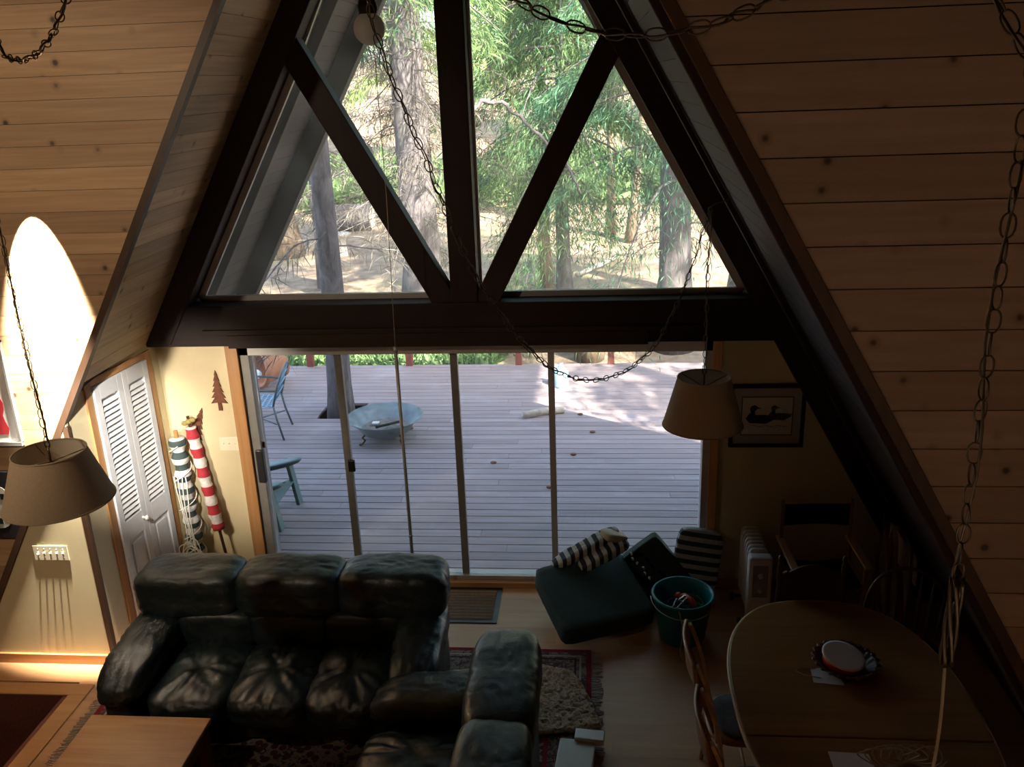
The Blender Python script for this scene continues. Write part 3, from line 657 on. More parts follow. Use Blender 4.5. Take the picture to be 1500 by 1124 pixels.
# ------------------------------------------------------------------ dining chairs
def spindle(a, q, r, nm, mat, root):
    b = MB(); a, q = Vector(a), Vector(q)
    b.tube([a + (q - a) * t for t in arc(0, 1, 10)], lambda t: r * (.75 + .45 * math.sin(math.pi * min(1, max(0, t)))), 8); return b.build(nm, mat, root, smooth=True)
def seat_and_legs(root, mat, cushion=None, w=.42):
    b = MB(); b.puff((0, .02, .44), (w, .42, .04), 3.2, 12); b.build('seat', mat, root, smooth=True)
    if cushion: b = MB(); b.puff((0, .0, .475), (w * .9, .37, .05), 3.2, 14, lambda q, p: wr(q, p, .008, 8, 4)); b.build('seat_pad', cushion, root, smooth=True)
    for sx in (-1, 1):
        for (y0, y1) in ((-.14, -.19), (.16, .22)):
            MB().tube([Vector((sx * (.14 + .05 * t), y0 + (y1 - y0) * t, .43 - .43 * t)) for t in arc(0, 1, 8)], lambda t: .013 + .009 * math.sin(math.pi * t), 8).build('leg', mat, root, smooth=True)
    b = MB(); b.tube([(-.175, -.17, .18), (-.175, .20, .18)], .009, 6); b.tube([(.175, -.17, .18), (.175, .20, .18)], .009, 6); b.tube([(-.175, .01, .18), (.175, .01, .18)], .009, 6); b.build('stretcher', mat, root, smooth=True)
def arrow_chair(name, label, loc, rz, mat, cush):
    """side chair: curved flat posts, wide curved crest rail, spindles; faces local -y"""
    c = thing(name, label, 'chair', loc, rz)
    seat_and_legs(c, mat, cush)
    for sx in (-1, 1):
        b = MB(); P = [Vector((sx * (.175 + .02 * t), .19 + .10 * t * t + .02 * t, .44 + .50 * t)) for t in arc(0, 1, 10)]
        for i in range(10): b.bar(P[i], P[i + 1] + (P[i + 1] - P[i]) * .1, .036, .02, (0, 1, 0))
        b.build('back_post', 'oakpale', c, bevel=.003)
    b = MB(); b.grid(lambda u, v: Vector((-.22 + .44 * u, .30 + .03 * math.sin(math.pi * u) + .02 * v, .82 + .14 * v + .02 * math.sin(math.pi * u) * v)), 16, 4); o = b.build('crest_rail', mat, c, smooth=True); s = o.modifiers.new('t', 'SOLIDIFY'); s.thickness = .02
    for k in range(5): x = -.12 + .06 * k; spindle((x, .20, .45), (x * 1.15, .32, .84), .009, 'spindle', mat, c)
    return c
arrow_chair('dining_chair', 'oak dining chair with grey pad at the left side of the table, nearer the bucket', (.86, -2.10, 0), math.pi / 2, 'oakz', 'greycush')
arrow_chair('dining_chair', 'oak dining chair with grey pad at the left side of the table, nearer the camera', (.86, -2.68, 0), math.pi / 2, 'oakz', 'greycush')
cc = thing('carved_chair', 'dark wooden chair with carved crest board at the far end of the table', 'chair', (1.39, -1.44, 0))
seat_and_legs(cc, 'mahog', None)
for sx in (-1, 1):
    MB().lathe([(0, 0), (.016, 0), (.018, .05), (.011, .08), (.019, .16), (.019, .30), (.012, .34), (.018, .38), (.018, .49), (.010, .51), (.016, .53), (.013, .555), (0, .565)], 12, Tm(sx * .20, .22, .44)).build('turned_post', 'mahog', cc, smooth=True)
top = [(x, .86 + .075 * math.cos(x / .19 * math.pi / 2) ** 1.3 + (.012 if abs(x) > .15 else 0)) for x in [(-.185 + .37 * i / 24) for i in range(25)]]
MB().prism([(x, .215, z) for x, z in top] + [(.185, .215, .66), (.10, .215, .62), (0, .215, .645), (-.10, .215, .62), (-.185, .215, .66)], (0, .022, 0)).build('carved_crest_board', 'mahog', cc, bevel=.004)
MB().box(-.185, .185, .215, .235, .54, .575).build('lower_rail', 'mahog', cc, bevel=.003)
for k in range(6): x = -.15 + .06 * k; spindle((x, .225, .46), (x, .225, .65), .010, 'spindle', 'mahog', cc)
wc = thing('windsor_chair', 'dark bow back windsor chair at the far right of the table', 'chair', (1.93, -1.46, 0), -.30)
seat_and_legs(wc, 'mahog', 'greycush')
def bow(t): return Vector((-.255 * math.cos(t), .21 + .07 * math.sin(t), .44 + .46 * math.sin(t) ** .62))
b = MB(); b.tube([bow(t) for t in arc(.0, math.pi, 30)], .0125, 8); b.build('bow', 'mahog', wc, smooth=True)
for k in range(7):
    x = -.18 + .06 * k; t = math.acos(max(-1, min(1, -x * 1.18 / .255))); spindle((x, .20, .45), bow(t), .0095, 'spindle', 'mahog', wc)
# flag by the slope
fl = thing('flag', 'striped flag on a brown pole leaning in the right corner', 'flag', (2.10, -.44, 0))
MB().tube([(-.18, -.30, .02), (.0, .06, .93)], .011, 8).build('flag_pole', 'mahog', fl, smooth=True)
b = MB(); b.grid(lambda u, v: Vector((-.02 - .12 * (1 - v) + .26 * u + .02 * math.sin(u * 9 + v * 3), .03 - .2 * (1 - v) + .03 * math.sin(u * 12), .30 + .56 * v - .22 * u * (1 - .3 * v))), 24, 14); b.build('flag_cloth', 'flagcloth', fl, smooth=True).modifiers.new('t', 'SOLIDIFY').thickness = .003
b = MB(); b.grid(lambda u, v: Vector((.02 + .22 * u, -.02 + .03 * math.sin(u * 12), .62 + .22 * v - .30 * u)), 12, 6); b.build('flag_canton', 'paper', fl, smooth=True).modifiers.new('t', 'SOLIDIFY').thickness = .003

# ------------------------------------------------------------------ pictures, switches, ornaments
pc = thing('duck_picture', 'framed picture of two loons on the right wall beside the sliding door', 'picture', (1.295, -.002, 1.49))
w, h = .275, .25
b = MB(); b.box(-w, w, -.03, 0, h - .028, h); b.box(-w, w, -.03, 0, -h, -h + .028); b.box(-w, -w + .028, -.03, 0, -h, h); b.box(w - .028, w, -.03, 0, -h, h); b.build('frame', 'dark', pc, bevel=.004)
MB().box(-w + .02, w - .02, -.014, -.004, -h + .02, h - .02).build('mat_board', plain('grey_mat_board', (.36, .33, .31), .9, var=.03), pc)
b = MB(); b.box(-.19, .19, -.017, -.014, -.155, .155); b.build('mat_lip', 'mahog', pc)
MB().box(-.182, .182, -.019, -.016, -.147, .147).build('print', plain('ivory_print_paper', (.56, .52, .42), .9, var=.04), pc)
def duck(x, z, s):
    b = MB(); y = -.021
    P = [(x + s * (-.10 + .0), z), (x - s * .07, z - s * .035), (x + s * .05, z - s * .04), (x + s * .11, z - s * .005), (x + s * .12, z + s * .02), (x + s * .04, z + s * .03), (x - s * .03, z + s * .03), (x - s * .035, z + s * .06), (x - s * .02, z + s * .075), (x - s * .015, z + s * .092), (x - s * .035, z + s * .108), (x - s * .062, z + s * .10), (x - s * .072, z + s * .08), (x - s * .065, z + s * .05), (x - s * .085, z + s * .025)]
    b.prism([(a, y, c) for a, c in P], (0, .002, 0)); b.prism([(x - s * .018, y, z + s * .09), (x + s * .015, y, z + s * .082), (x - s * .018, y, z + s * .078)], (0, .002, 0)); return b
duck(-.055, -.02, 1.0).build('painted_loon', plain('loon_ink', (.03, .035, .04), .9, var=.5, scale=60), pc)
duck(.085, .0, .8).build('painted_loon', plain('loon_ink_pale', (.06, .07, .07), .9, var=.6, scale=60), pc)
b = MB()
for k in range(9): x = -.12 + .03 * k; b.box(x, x + .045, -.0205, -.019, -.075 - .006 * (k % 3), -.072 - .006 * (k % 3))
for k in range(6): b.bar((.11 + .006 * k, -.02, -.05), (.115 + .007 * k, -.02, .06), .0015, .0012, (0, 1, 0))
b.build('painted_reeds', plain('reed_ink', (.20, .19, .16), .9), pc)
def switch(name, label, c, n, ax, flip=1):
    s = thing(name, label, 'light switch', c, ax); w = .046 * n + .025
    MB().box(-w / 2, w / 2, -.006, 0, -.058, .058).build('wall_plate', 'cream', s, bevel=.004)
    for k in range(n):
        x = (k - (n - 1) / 2) * .046; b = MB(); b.box(x - .006, x + .006, -.007, -.005, -.014, .014); b.bar((x, -.005, 0), (x, -.018, .008 * (1 if (k or n < 5) else -1)), .008, .009); b.build('toggle', 'cream', s, bevel=.001)
    b = MB()
    for k in range(n):
        x = (k - (n - 1) / 2) * .046
        for z in (-.032, .032): b.lathe([(0, -.0), (.004, 0), (.003, .0015), (0, .0015)], 8, Tm(x, -.006, z) @ Rm(math.pi / 2, 'X'))
    b.build('screw', 'ivory', s)
p = at(338, 650, y=0); switch('switch_plate', 'three gang cream switch plate beside the sliding door trim', (p.x - .01, 0, p.z), 3, 0)
p = at(75, 810, y=YL - .03); switch('switch_plate', 'five gang cream switch plate on the closet wall below the lamp', (p.x, YL - .03, p.z), 5, 0)
def tree_orn(name, label, top, bot, ang):
    o = thing(name, label, 'ornament', (0, 0, 0)); h = (top - bot).length; P = [(0, h)]; n = 6; L = []; 
    for k in range(n):
        z = h * (1 - (k + 1) / (n + 1.2)); w = .014 + .011 * k; L += [(w, z + .004), (w * .55, z + .006)] if k < n - 1 else [(w, z + .004)]
    base = h * (1 - n / (n + 1.2)); P += L + [(.014, base + .01), (.014, 0)]; full = P + [(-x, z) for x, z in reversed(P[1:])]
    o.location = (bot.x, -.004, bot.z); o.rotation_euler = (0, ang, 0)
    return tag(MB().prism([(x, -.008, z) for x, z in full], (0, .006, 0)).build('metal_silhouette', 'rust', o), None)
tree_orn('tree_ornament', 'rusty metal pine tree hung on the wall above the switch plate', at(318, 542, y=0), at(324, 601, y=0), 0)
tree_orn('tree_ornament', 'rusty metal pine tree tilted behind the rolled flag', at(263, 594, y=0), at(283, 650, y=0), .38)
# rolled banners leaning in the corner
gr_ = thing('rolled_flag', 'green and white rolled flag tied with white rope in the corner', 'flag', (-3.24, -.16, 0))
a_, q_ = Vector((.03, -.02, .02)), Vector((-.02, .05, 1.38)); gp = lambda t: a_ + (q_ - a_) * t
b = MB(); b.tube([gp(t) for t in arc(0.05, .985, 46)], lambda t: .058 + .012 * math.sin(t * 60) * (1 if t > .1 else .4), 16); b.build('rolled_cloth', 'stripe_gw', gr_, smooth=True)
b = MB(); b.tube([gp(-.0), gp(1.03)], .017, 8); b.build('pole', 'oakz', gr_, smooth=True)
b = MB()
b.tube([gp(.25 + .70 * t) + Vector((.074 * math.cos(t * 24), .074 * math.sin(t * 24), 0)) for t in arc(0, 1, 110)], .0045, 6)
for k in range(8): b.tube([gp(.27) + Vector(((.05 + .005 * k) * math.sin(t) + .022 * math.sin(k * 2.3), -.078 - .004 * k + .01 * math.sin(t + k), (.085 + .012 * (k % 3)) * math.cos(t) + .035 * math.sin(k * 1.7) + .02 * math.sin(2 * t + k))) for t in arc(0, 2 * math.pi, 24)[:-1]], .0045, 6, closed=True)
for k in range(4): b.tube([gp(.32 + .45 * t) + Vector((-.03 + .025 * k + .012 * math.sin(t * 5 + k), -.072 - .003 * k, 0)) for t in arc(0, 1, 14)], .0045, 6)
b.build('rope', 'rope', gr_, smooth=True)
rd = thing('rolled_flag', 'red and white banded rolled flag leaning behind the green one', 'flag', (-3.07, -.10, 0))
a_2, q_2 = Vector((.12, -.05, .02)), Vector((-.10, .045, 1.52)); rp = lambda t: a_2 + (q_2 - a_2) * t
b = MB(); b.tube([rp(t) for t in arc(.36, .94, 30)], lambda t: .046 + .005 * math.sin(t * 50), 14); b.build('rolled_cloth', 'stripe_rw', rd, smooth=True)
b = MB(); b.tube([rp(0), rp(1.0)], .013, 8); b.build('pole', 'mahog', rd, smooth=True)
b = MB()
for k in range(3): b.puff(rp(.965) + Vector((-.03 + .035 * k, -.02, .015 * k)), (.05, .03, .04), 2.2, 6)
b.build('gold_bow', plain('olive_ribbon', (.25, .2, .06), .7), rd, smooth=True)
# framed pictures on the left plank wall
X1 = -3.81; fp = thing('art_print', 'framed print with a red shape on the lit plank wall', 'picture', (X1 - .30, YL - .001, 2.10))
w, h = .30, .36
b = MB(); b.box(-w, w, -.028, 0, h - .02, h); b.box(-w, -w + .02, -.028, 0, -h, h); b.box(w - .02, w, -.028, 0, -h, h); b.box(-w, w, -.03, 0, -h - .02, -h + .012); b.build('frame', 'bronze', fp, bevel=.003)
MB().box(-w + .01, w - .01, -.012, -.003, -h + .01, h - .01).build('mount', 'paper', fp)
MB().prism([(w - .09 + (.012 * math.sin(k * 1.7)) - .26 * (k > 8), -.014, -.30 + .36 * (k if k <= 8 else 17 - k) / 8) for k in range(18)], (0, .002, 0)).build('red_shape', 'red', fp)
bp = thing('dark_print', 'black framed dark print with pale patches hung below the red picture', 'picture', (-4.20, YL - .001, 1.28))
MB().box(-.30, .285, -.025, 0, -.26, .25).build('frame', 'black', bp, bevel=.003)
b = MB(); b.prism([(.09 + .13 * math.cos(t) * (1 + .12 * math.sin(3 * t)), -.027, -.01 + .17 * math.sin(t)) for t in arc(0, 2 * math.pi, 28)[:-1]], (0, .002, 0)); b.build('pale_shape', plain('pale_print', (.45, .44, .38), .8), bp)
b = MB()
for k in range(9): a = 2 * math.pi * k / 9; b.box(.09 + .085 * math.cos(a) - .014, .09 + .085 * math.cos(a) + .014, -.029, -.026, -.01 + .115 * math.sin(a) - .022, -.01 + .115 * math.sin(a) + .022)
b.build('dark_patch', 'black', bp)

# ------------------------------------------------------------------ swag lamps and chains
def link_mesh(L, W, r):
    b = MB(); P = [((W / 2 - r) * math.sin(t), 0, (L / 2 - r) * math.copysign(abs(math.cos(t)) ** .8, math.cos(t))) for t in arc(0, 2 * math.pi, 14)[:-1]]
    b.tube(P, r, 6, closed=True); o = b.build('link', 'chainmetal', None, smooth=True); me = o.data; bpy.data.objects.remove(o); return me
LINK = link_mesh(.052, .030, .0022)
def chain(root, runs, pitch=.0465):
    """runs of 3D points; every link its own mesh object, the ones past 100 as one"""
    ms = []
    for pts in runs:
        P = [Vector(p) for p in pts]; cum = [0]
        for i in range(1, len(P)): cum.append(cum[-1] + (P[i] - P[i - 1]).length)
        n = int(cum[-1] / pitch); j = 0
        for k in range(n + 1):
            s = min(cum[-1], k * pitch)
            while j < len(P) - 2 and cum[j + 1] < s: j += 1
            f = (s - cum[j]) / max(1e-6, cum[j + 1] - cum[j]); p = P[j].lerp(P[j + 1], f); t = (P[j + 1] - P[j]).normalized()
            ref = Vector((1, 0, 0)) if abs(t.x) < .8 else Vector((0, 0, 1)); x = (ref - t * ref.dot(t)).normalized(); y = t.cross(x)
            m = Matrix(((x.x, y.x, t.x, p.x), (x.y, y.y, t.y, p.y), (x.z, y.z, t.z, p.z), (0, 0, 0, 1))) @ Rm((k % 2) * math.pi / 2 + .35 * math.sin(k * 1.3), 'Z')
            ms.append(m)
    ms.sort(key=lambda m: (m.translation - EYE).length); inv = root.matrix_basis.inverted()
    for m in ms[:100]:
        o = bpy.data.objects.new('link', LINK); COL.objects.link(o); o.parent = root; o.matrix_basis = inv @ m
    if len(ms) > 100:
        b = MB(); vs = [v.co.copy() for v in LINK.vertices]; fs = [list(p.vertices) for p in LINK.polygons]
        for m in ms[100:]: b.add([m @ v for v in vs], fs)
        tag(b.build('far_links', 'chainmetal', root, smooth=True, world=True), kind='stuff')
def on_plane(A, B, px):
    """points seen at the pixels px, in the vertical plane through A and B (where a slack chain hangs)"""
    A, B = Vector(A), Vector(B); n = (B - A).cross(Vector((0, 0, 1))).normalized(); out = []
    for u, v in px:
        d = RT * ((u - 750) / FPX) + UP * ((562 - v) / FPX) + FW; out.append(EYE + d * ((A - EYE).dot(n) / d.dot(n)))
    return out
def smooth_path(P, n=12):
    out = []
    for i in range(len(P) - 1):
        p0, p1, p2, p3 = P[max(i - 1, 0)], P[i], P[i + 1], P[min(i + 2, len(P) - 1)]
        for k in range(n):
            t = k / n; out.append(.5 * ((2 * p1) + (p2 - p0) * t + (2 * p0 - 5 * p1 + 4 * p2 - p3) * t * t + (3 * p1 - p0 - 3 * p2 + p3) * t ** 3))
    return out + [P[-1]]
def shade(root, zb, h, rb, rt):
    b = MB(); b.lathe([(rb, zb), (rt, zb + h)], 64); o = b.build('lamp_shade', 'shade', root, smooth=True)
    b = MB(); b.lathe([(rb - .004, zb + .003), (rt - .004, zb + h - .003)], 64); b.build('shade_lining', 'shadein', root, smooth=True)
    b = MB(); b.tube([(rb * math.cos(t), rb * math.sin(t), zb) for t in arc(0, 2 * math.pi, 64)[:-1]], .004, 6, True); b.build('lower_rim', 'shade', root, smooth=True); b = MB(); b.tube([(rt * math.cos(t), rt * math.sin(t), zb + h) for t in arc(0, 2 * math.pi, 64)[:-1]], .004, 6, True); b.build('upper_rim', 'shade', root, smooth=True)
    b = MB(); b.lathe([(0, zb + h * .35), (.018, zb + h * .35), (.02, zb + h * .7), (.012, zb + h * .8), (0, zb + h * .82)], 16); b.build('socket', 'chainmetal', root, smooth=True)
    b = MB()
    for k in range(3): a = 2 * math.pi * k / 3 + .4; b.tube([(0, 0, zb + h * .8), (rt * math.cos(a), rt * math.sin(a), zb + h - .006)], .0025, 6)
    b.tube([(0, 0, zb + h * .8), (0, 0, zb + h + .02)], .005, 8); b.tube([(.012 * math.sin(t), 0, zb + h + .035 + .016 * math.cos(t)) for t in arc(0, 2 * math.pi, 14)[:-1]], .003, 6, True); b.build('spider', 'chainmetal', root, smooth=True)
    b = MB(); b.ball((0, 0, zb + h * .2), .032, 8); b.build('bulb', 'globe', root, smooth=True)
def cord(root, runs, r=.0028, mat='chainmetal'):
    b = MB()
    for P in runs: b.tube([Vector(p) + Vector((.008 * math.sin(i * .9), .008 * math.cos(i * 1.1), .004 * math.sin(i * .7))) for i, p in enumerate(P)], r, 6)
    b.build('lamp_cord', mat, root, smooth=True, world=True)
# lamp by the right trim
yR = -1.2; pb = at(1027, 622, y=yR); pt = at(1034, 546, y=yR); hk = at(1037, 309, y=yR); xx = (pb.x + pt.x) / 2
lr = thing('hanging_swag_lamp', 'unlit tan swag lamp hanging before the right door trim', 'lamp', (xx, yR, pb.z - .0))
shade(lr, 0, .305, .242, .158)
hook = Vector((xx, yR, hk.z)); A = at(536, -30, y=-3.3)
sw = smooth_path([A] + on_plane(A, hook, [(548, 40), (572, 110), (600, 180), (628, 245), (656, 315), (690, 392), (725, 448), (765, 500), (805, 538), (845, 555), (885, 555), (925, 538), (960, 505), (990, 450), (1012, 395), (1028, 345)]) + [hook])
vert = [Vector((xx, yR, pb.z + .36)), hook]
chain(lr, [sw, vert]); cord(lr, [sw[::2], smooth_path(vert, 10)])
b = MB(); b.tube([hook + Vector((.10, 0, .06)), hook + Vector((.03, 0, .04)), hook + Vector((-.012, 0, .012)), hook + Vector((.0, 0, -.014)), hook + Vector((.014, 0, .004))], .004, 8); b.build('hook', 'chainmetal', lr, smooth=True, world=True)
# lamp on the left
yL = -2.75; c1 = at(88, 742, y=yL); c2 = at(68, 640, y=yL); xx = (c1.x + c2.x) / 2
ll = thing('hanging_swag_lamp', 'tan swag lamp hanging over the coffee table at the left, below the bright wall', 'lamp', (xx, yL, c1.z + .0))
shade(ll, .03, .25, .245, .16)
hook = Vector((xx, yL, c1.z + 1.55)); E2 = at(105, -25, y=-3.7)
lw = smooth_path([hook] + on_plane(hook, E2, [(-12, 72), (10, 84), (35, 88), (58, 75), (78, 48), (92, 12)]) + [E2])
vert = [Vector((xx, yL, c1.z + .33)), hook]
chain(ll, [lw, vert]); cord(ll, [lw[::2], smooth_path(vert, 10)], .004)
# near swag at the top and the chain hanging at the right edge
Hn = at(1512, 100, y=-4.6); An = at(700, -45, y=-4.15)
ns_ = thing('swag_chain', 'brass swag chain draped across the top and hanging down the right edge', 'chain', (Hn.x, Hn.y, Hn.z - 1.6))
nw = smooth_path([An] + on_plane(An, Hn, [(752, -5), (785, 15), (830, 35), (880, 47), (930, 52), (985, 48), (1040, 36), (1085, 20), (1128, 0), (1200, -30), (1300, -70)]) + [at(1420, -60, y=-4.52), Hn])
vx = [Hn, Vector((Hn.x - .004, Hn.y, Hn.z - .6)), Vector((Hn.x, Hn.y, at(1397, 940, y=-4.6).z))]
chain(ns_, [nw, smooth_path(vx)]); cord(ns_, [nw[::2], smooth_path(vx, 14)[::2]])
q = vx[-1]; b = MB()
for k in range(5): b.tube([q + Vector((.012 * math.cos(k * 1.3 + t * 3), .012 * math.sin(k * 1.3 + t * 3), .16 - .22 * t)) for t in arc(0, 1, 12)], .005, 6)
b.build('gathered_links', 'chainmetal', ns_, smooth=True, world=True)
b = MB(); b.tube([q + Vector((.006 * math.sin(t * 5) - .012 * max(0, t - .5), .004 * math.cos(t * 9), -.05 - .62 * t)) for t in arc(0, 1, 20)], .0035, 6); b.build('tail_cord', 'cordtan', ns_, smooth=True, world=True)
# white globe with pull cord and rod
g = at(541, 42, y=-.45); gb = thing('hanging_globe_light', 'white globe ceiling light hanging before the upper window', 'light', (g.x, -.45, g.z))
b = MB(); b.puff((0, 0, 0), (.195, .195, .20), 2, 14); b.build('globe', 'globe', gb, smooth=True)
b = MB(); b.lathe([(0, .08), (.055, .085), (.06, .12), (.05, .17), (0, .17)], 24); b.tube([(0, 0, .16), (0, 0, .9)], .012, 8); b.build('fitter', 'dark', gb, smooth=True)
b = MB(); zr = at(577, 508, y=-.45).z - g.z; b.tube([(.02, 0, -.09), (.022, .004, zr * .5), (.0, 0, zr)], .0026, 6); b.build('pull_cord', 'cordtan', gb, smooth=True)
b = MB(); zb_ = at(606, 824, y=-.45).z - g.z; b.tube([(0, 0, zr), (.0, 0, zb_)], .0125, 8); b.tube([(0, 0, zr + .0), (0, 0, zr - .04)], .016, 8); b.tube([(0, 0, zb_ * .86 + zr * .14), (0, 0, zb_ * .86 + zr * .14 - .02)], .016, 8); b.build('pull_rod', 'alu', gb, smooth=True)

# ------------------------------------------------------------------ outside: deck
DZ = -.10
b = MB(); y = .16
hx_a, hx_b, hy_a, hy_b = -3.52, -2.98, 4.06, 4.60
while y < 6.22:
    w = .139; segs = [(-7.5, 5.5)]
    if y + w > hy_a and y < hy_b: segs = [(-7.5, hx_a), (hx_b, 5.5)]
    for a0, a1 in segs:
        x = a0; L_ = R_.uniform(1.0, 3.6)
        while x < a1 - .01:
            x1 = min(x + L_, a1); b.box(x, x1 - .002, y, y + w - .011, DZ - .035, DZ); x = x1; L_ = 3.6
    y += w
dk = tag(b.build('deck', 'deck', bevel=.003), kind='structure')
b = MB(); b.box(-7.5, 5.5, .16, hy_a, DZ - .3, DZ - .10); b.box(-7.5, 5.5, hy_b, 6.2, DZ - .3, DZ - .10); struct(b.build('deck_joists', 'void'))
for i, u in enumerate((455, 600, 760, 895)):
    p = at(u, 535, y=6.25); MB().box(p.x - .05, p.x + .05, 6.20, 6.29, -.75, .80)
b = MB()
post_lab = ('red stained deck post left of the tree trunk, among green plants', 'red stained deck post between the tree trunk and the door middle', 'red stained deck post just right of the door middle', 'red stained deck post beside the dark stump at the far deck edge')
for i, u in enumerate((455, 600, 760, 895)):
    p = at(u, 530, y=6.25); o = MB().box(p.x - .048, p.x + .048, 6.205, 6.295, -.75, .78).build('deck_post', 'redwood', bevel=.004); tag(o, post_lab[i], 'post', 'posts along the far deck edge')
struct(MB().box(-7.5, 5.5, 6.18, 6.32, .78, .82).build('deck_rail', 'redwood', bevel=.004))
# ground
def gz(x, y):
    base = -.72 + .0 * y + .55 * max(0, min(1, (y - 8) / 5)) * .4 + max(0, (y - 15)) * .028 + max(0, y - 38) * .12
    return base + .12 * noise.noise(Vector((x * .25, y * .25, 0))) + .05 * noise.noise(Vector((x * .9, y * .9, 3)))
b = MB()
def gp_(u, v):
    yv = 6.0 + 70 * v ** 1.7; xv = (u - .5) * (40 + 110 * v); return Vector((xv - 2, yv, gz(xv - 2, yv)))
b.grid(gp_, 120, 110); struct(b.build('ground', 'ground', smooth=True))
b = MB(); b.grid(lambda u, v: Vector((-40 + 80 * u, -30 + 36.2 * v, -.8 - .0)), 4, 4); struct(b.build('ground_under', 'ground'))
NPR = np.random.default_rng(5)
def blades(P, D, L, W, name, mat, parent, kind=None):
    """many narrow leaves: base points P, directions D (unit), lengths L, widths W"""
    n = len(P); up = NPR.normal(size=(n, 3)); sd = np.cross(D, up); sd /= np.linalg.norm(sd, axis=1)[:, None] + 1e-9
    mid = P + D * (L * .45)[:, None]; tip = P + D * L[:, None] + np.array([0, 0, -.12]) * L[:, None]
    v = np.stack([P, mid + sd * W[:, None] * .5, tip, mid - sd * W[:, None] * .5], 1).reshape(-1, 3)
    me = bpy.data.meshes.new(name); me.vertices.add(4 * n); me.vertices.foreach_set('co', v.ravel())
    me.loops.add(4 * n); me.loops.foreach_set('vertex_index', np.arange(4 * n)); me.polygons.add(n); me.polygons.foreach_set('loop_start', np.arange(n) * 4); me.polygons.foreach_set('loop_total', np.full(n, 4))
    me.update(calc_edges=True); at_ = me.attributes.new('rnd', 'FLOAT', 'FACE'); at_.data.foreach_set('value', NPR.random(n)); me.materials.append(M[mat])
    o = bpy.data.objects.new(name, me); COL.objects.link(o)
    if parent is not None: o.parent = parent
    if kind: o['kind'] = kind
    return o
def tree(name, label, x, y, r, H, crown0, crad, nb, mat, seed, barkm='bark', per=260, droop=.5, lean=0.0, width=.016, length=.15, group='trees around the deck', deadlow=0):
    rr = random.Random(seed); z0 = gz(x, y) if y > 6 else -.8
    t = thing(name, label, 'tree', (x, y, z0), 0, group)
    b = MB(); b.tube([(lean * k / 12 + .02 * math.sin(k * 1.7 + seed), .02 * math.cos(k * 2.1), -.1 + (H + .1) * k / 12) for k in range(13)], lambda q: r * (1.0 - .85 * q) + r * .5 * math.exp(-q * H * 2.6), 18)
    b.build('trunk', barkm, t, smooth=True)
    br = MB(); PP = []; DD = []; LL = []; WW = []
    for k in range(nb):
        f = (k + rr.random()) / nb; h = crown0 + (H - crown0) * f; az = rr.uniform(0, 2 * math.pi); L = crad * (1 - .82 * f) * rr.uniform(.65, 1.1) + .3
        dx, dy = math.cos(az), math.sin(az); dr = droop * rr.uniform(.7, 1.3)
        pt = lambda s: np.array([dx * L * s + lean * h / H, dy * L * s, h + .12 * L * s - dr * L * s * s])
        br.tube([pt(s) for s in (0, .25, .5, .75, 1)], lambda q: .028 * (1 - .8 * q), 5)
        n = int(3.2 * per * (.4 + L / crad * .6)); s = NPR.random(n) ** .7; side = NPR.normal(size=n) * (.16 + .24 * (1 - s)) * L * .55
        C = np.stack([dx * L * s - dy * side + lean * h / H, dy * L * s + dx * side, h + .12 * L * s - dr * L * s * s - np.abs(side) * .35 - NPR.random(n) * .22], 1)
        D = np.stack([dx * .45 + NPR.normal(size=n) * .4, dy * .45 + NPR.normal(size=n) * .4, -.55 + NPR.normal(size=n) * .35], 1); D /= np.linalg.norm(D, axis=1)[:, None]
        PP.append(C); DD.append(D); LL.append(length * (.5 + NPR.random(n))); WW.append(width * (.6 + .8 * NPR.random(n)))
    br.build('branches', barkm, t, smooth=True)
    blades(np.concatenate(PP), np.concatenate(DD), np.concatenate(LL), np.concatenate(WW), 'foliage', mat, t)
    if deadlow:
        d = MB(); PP = []; DD = []
        for k in range(deadlow):
            h = rr.uniform(1.6, crown0 + 2.5); az = rr.uniform(0, 2 * math.pi); L = rr.uniform(.7, 2.7); dx, dy = math.cos(az), math.sin(az)
            P = [Vector((dx * L * s, dy * L * s, h - .35 * L * s * s + .04 * math.sin(s * 9 + k))) for s in arc(0, 1, 6)]; d.tube(P, lambda q: .014 * (1 - .8 * q), 4)
            n = 130; s = NPR.random(n); PP.append(np.stack([dx * L * s, dy * L * s, h - .35 * L * s * s], 1) + NPR.normal(size=(n, 3)) * .07)
            q = NPR.normal(size=(n, 3)) * .6 + np.array([dx * .5, dy * .5, -.6]); DD.append(q / np.linalg.norm(q, axis=1)[:, None])
        d.build('dead_branches', barkm, t, smooth=True); PP = np.concatenate(PP); n = len(PP)
        blades(PP, np.concatenate(DD), .14 + .22 * NPR.random(n), .007 + .008 * NPR.random(n), 'dead_twigs', 'needledry', t)
    return t
tree('spruce_tree', 'grey trunk growing up through the square hole in the deck', -3.27, 4.28, .165, 14, 5.2, 2.3, 46, 'needle', 11, per=220, lean=.25, deadlow=10)
tree('spruce_tree', 'thick grey spruce trunk with dry twigs behind the left of the centre post', -3.05, 9.3, .36, 19, 5.6, 2.8, 60, 'needle', 12, per=240, deadlow=105)
tree('spruce_tree', 'large spruce with blue green boughs behind the right triangular pane', 1.42, 9.0, .30, 17, 2.9, 3.0, 80, 'needleblue', 13, per=300, droop=.6, deadlow=8)
tree('spruce_tree', 'green leafy spruce boughs hanging behind the pane right of the centre post', -.55, 11.2, .15, 13, 2.2, 2.6, 74, 'needle', 14, per=320, droop=.7, width=.018, length=.16)
tree('spruce_tree', 'slim sunlit trunk with low pale branches beyond the right brace', -1.02, 13.2, .14, 12, 3.6, 2.0, 44, 'needle', 15, 'barkbrown', per=220)
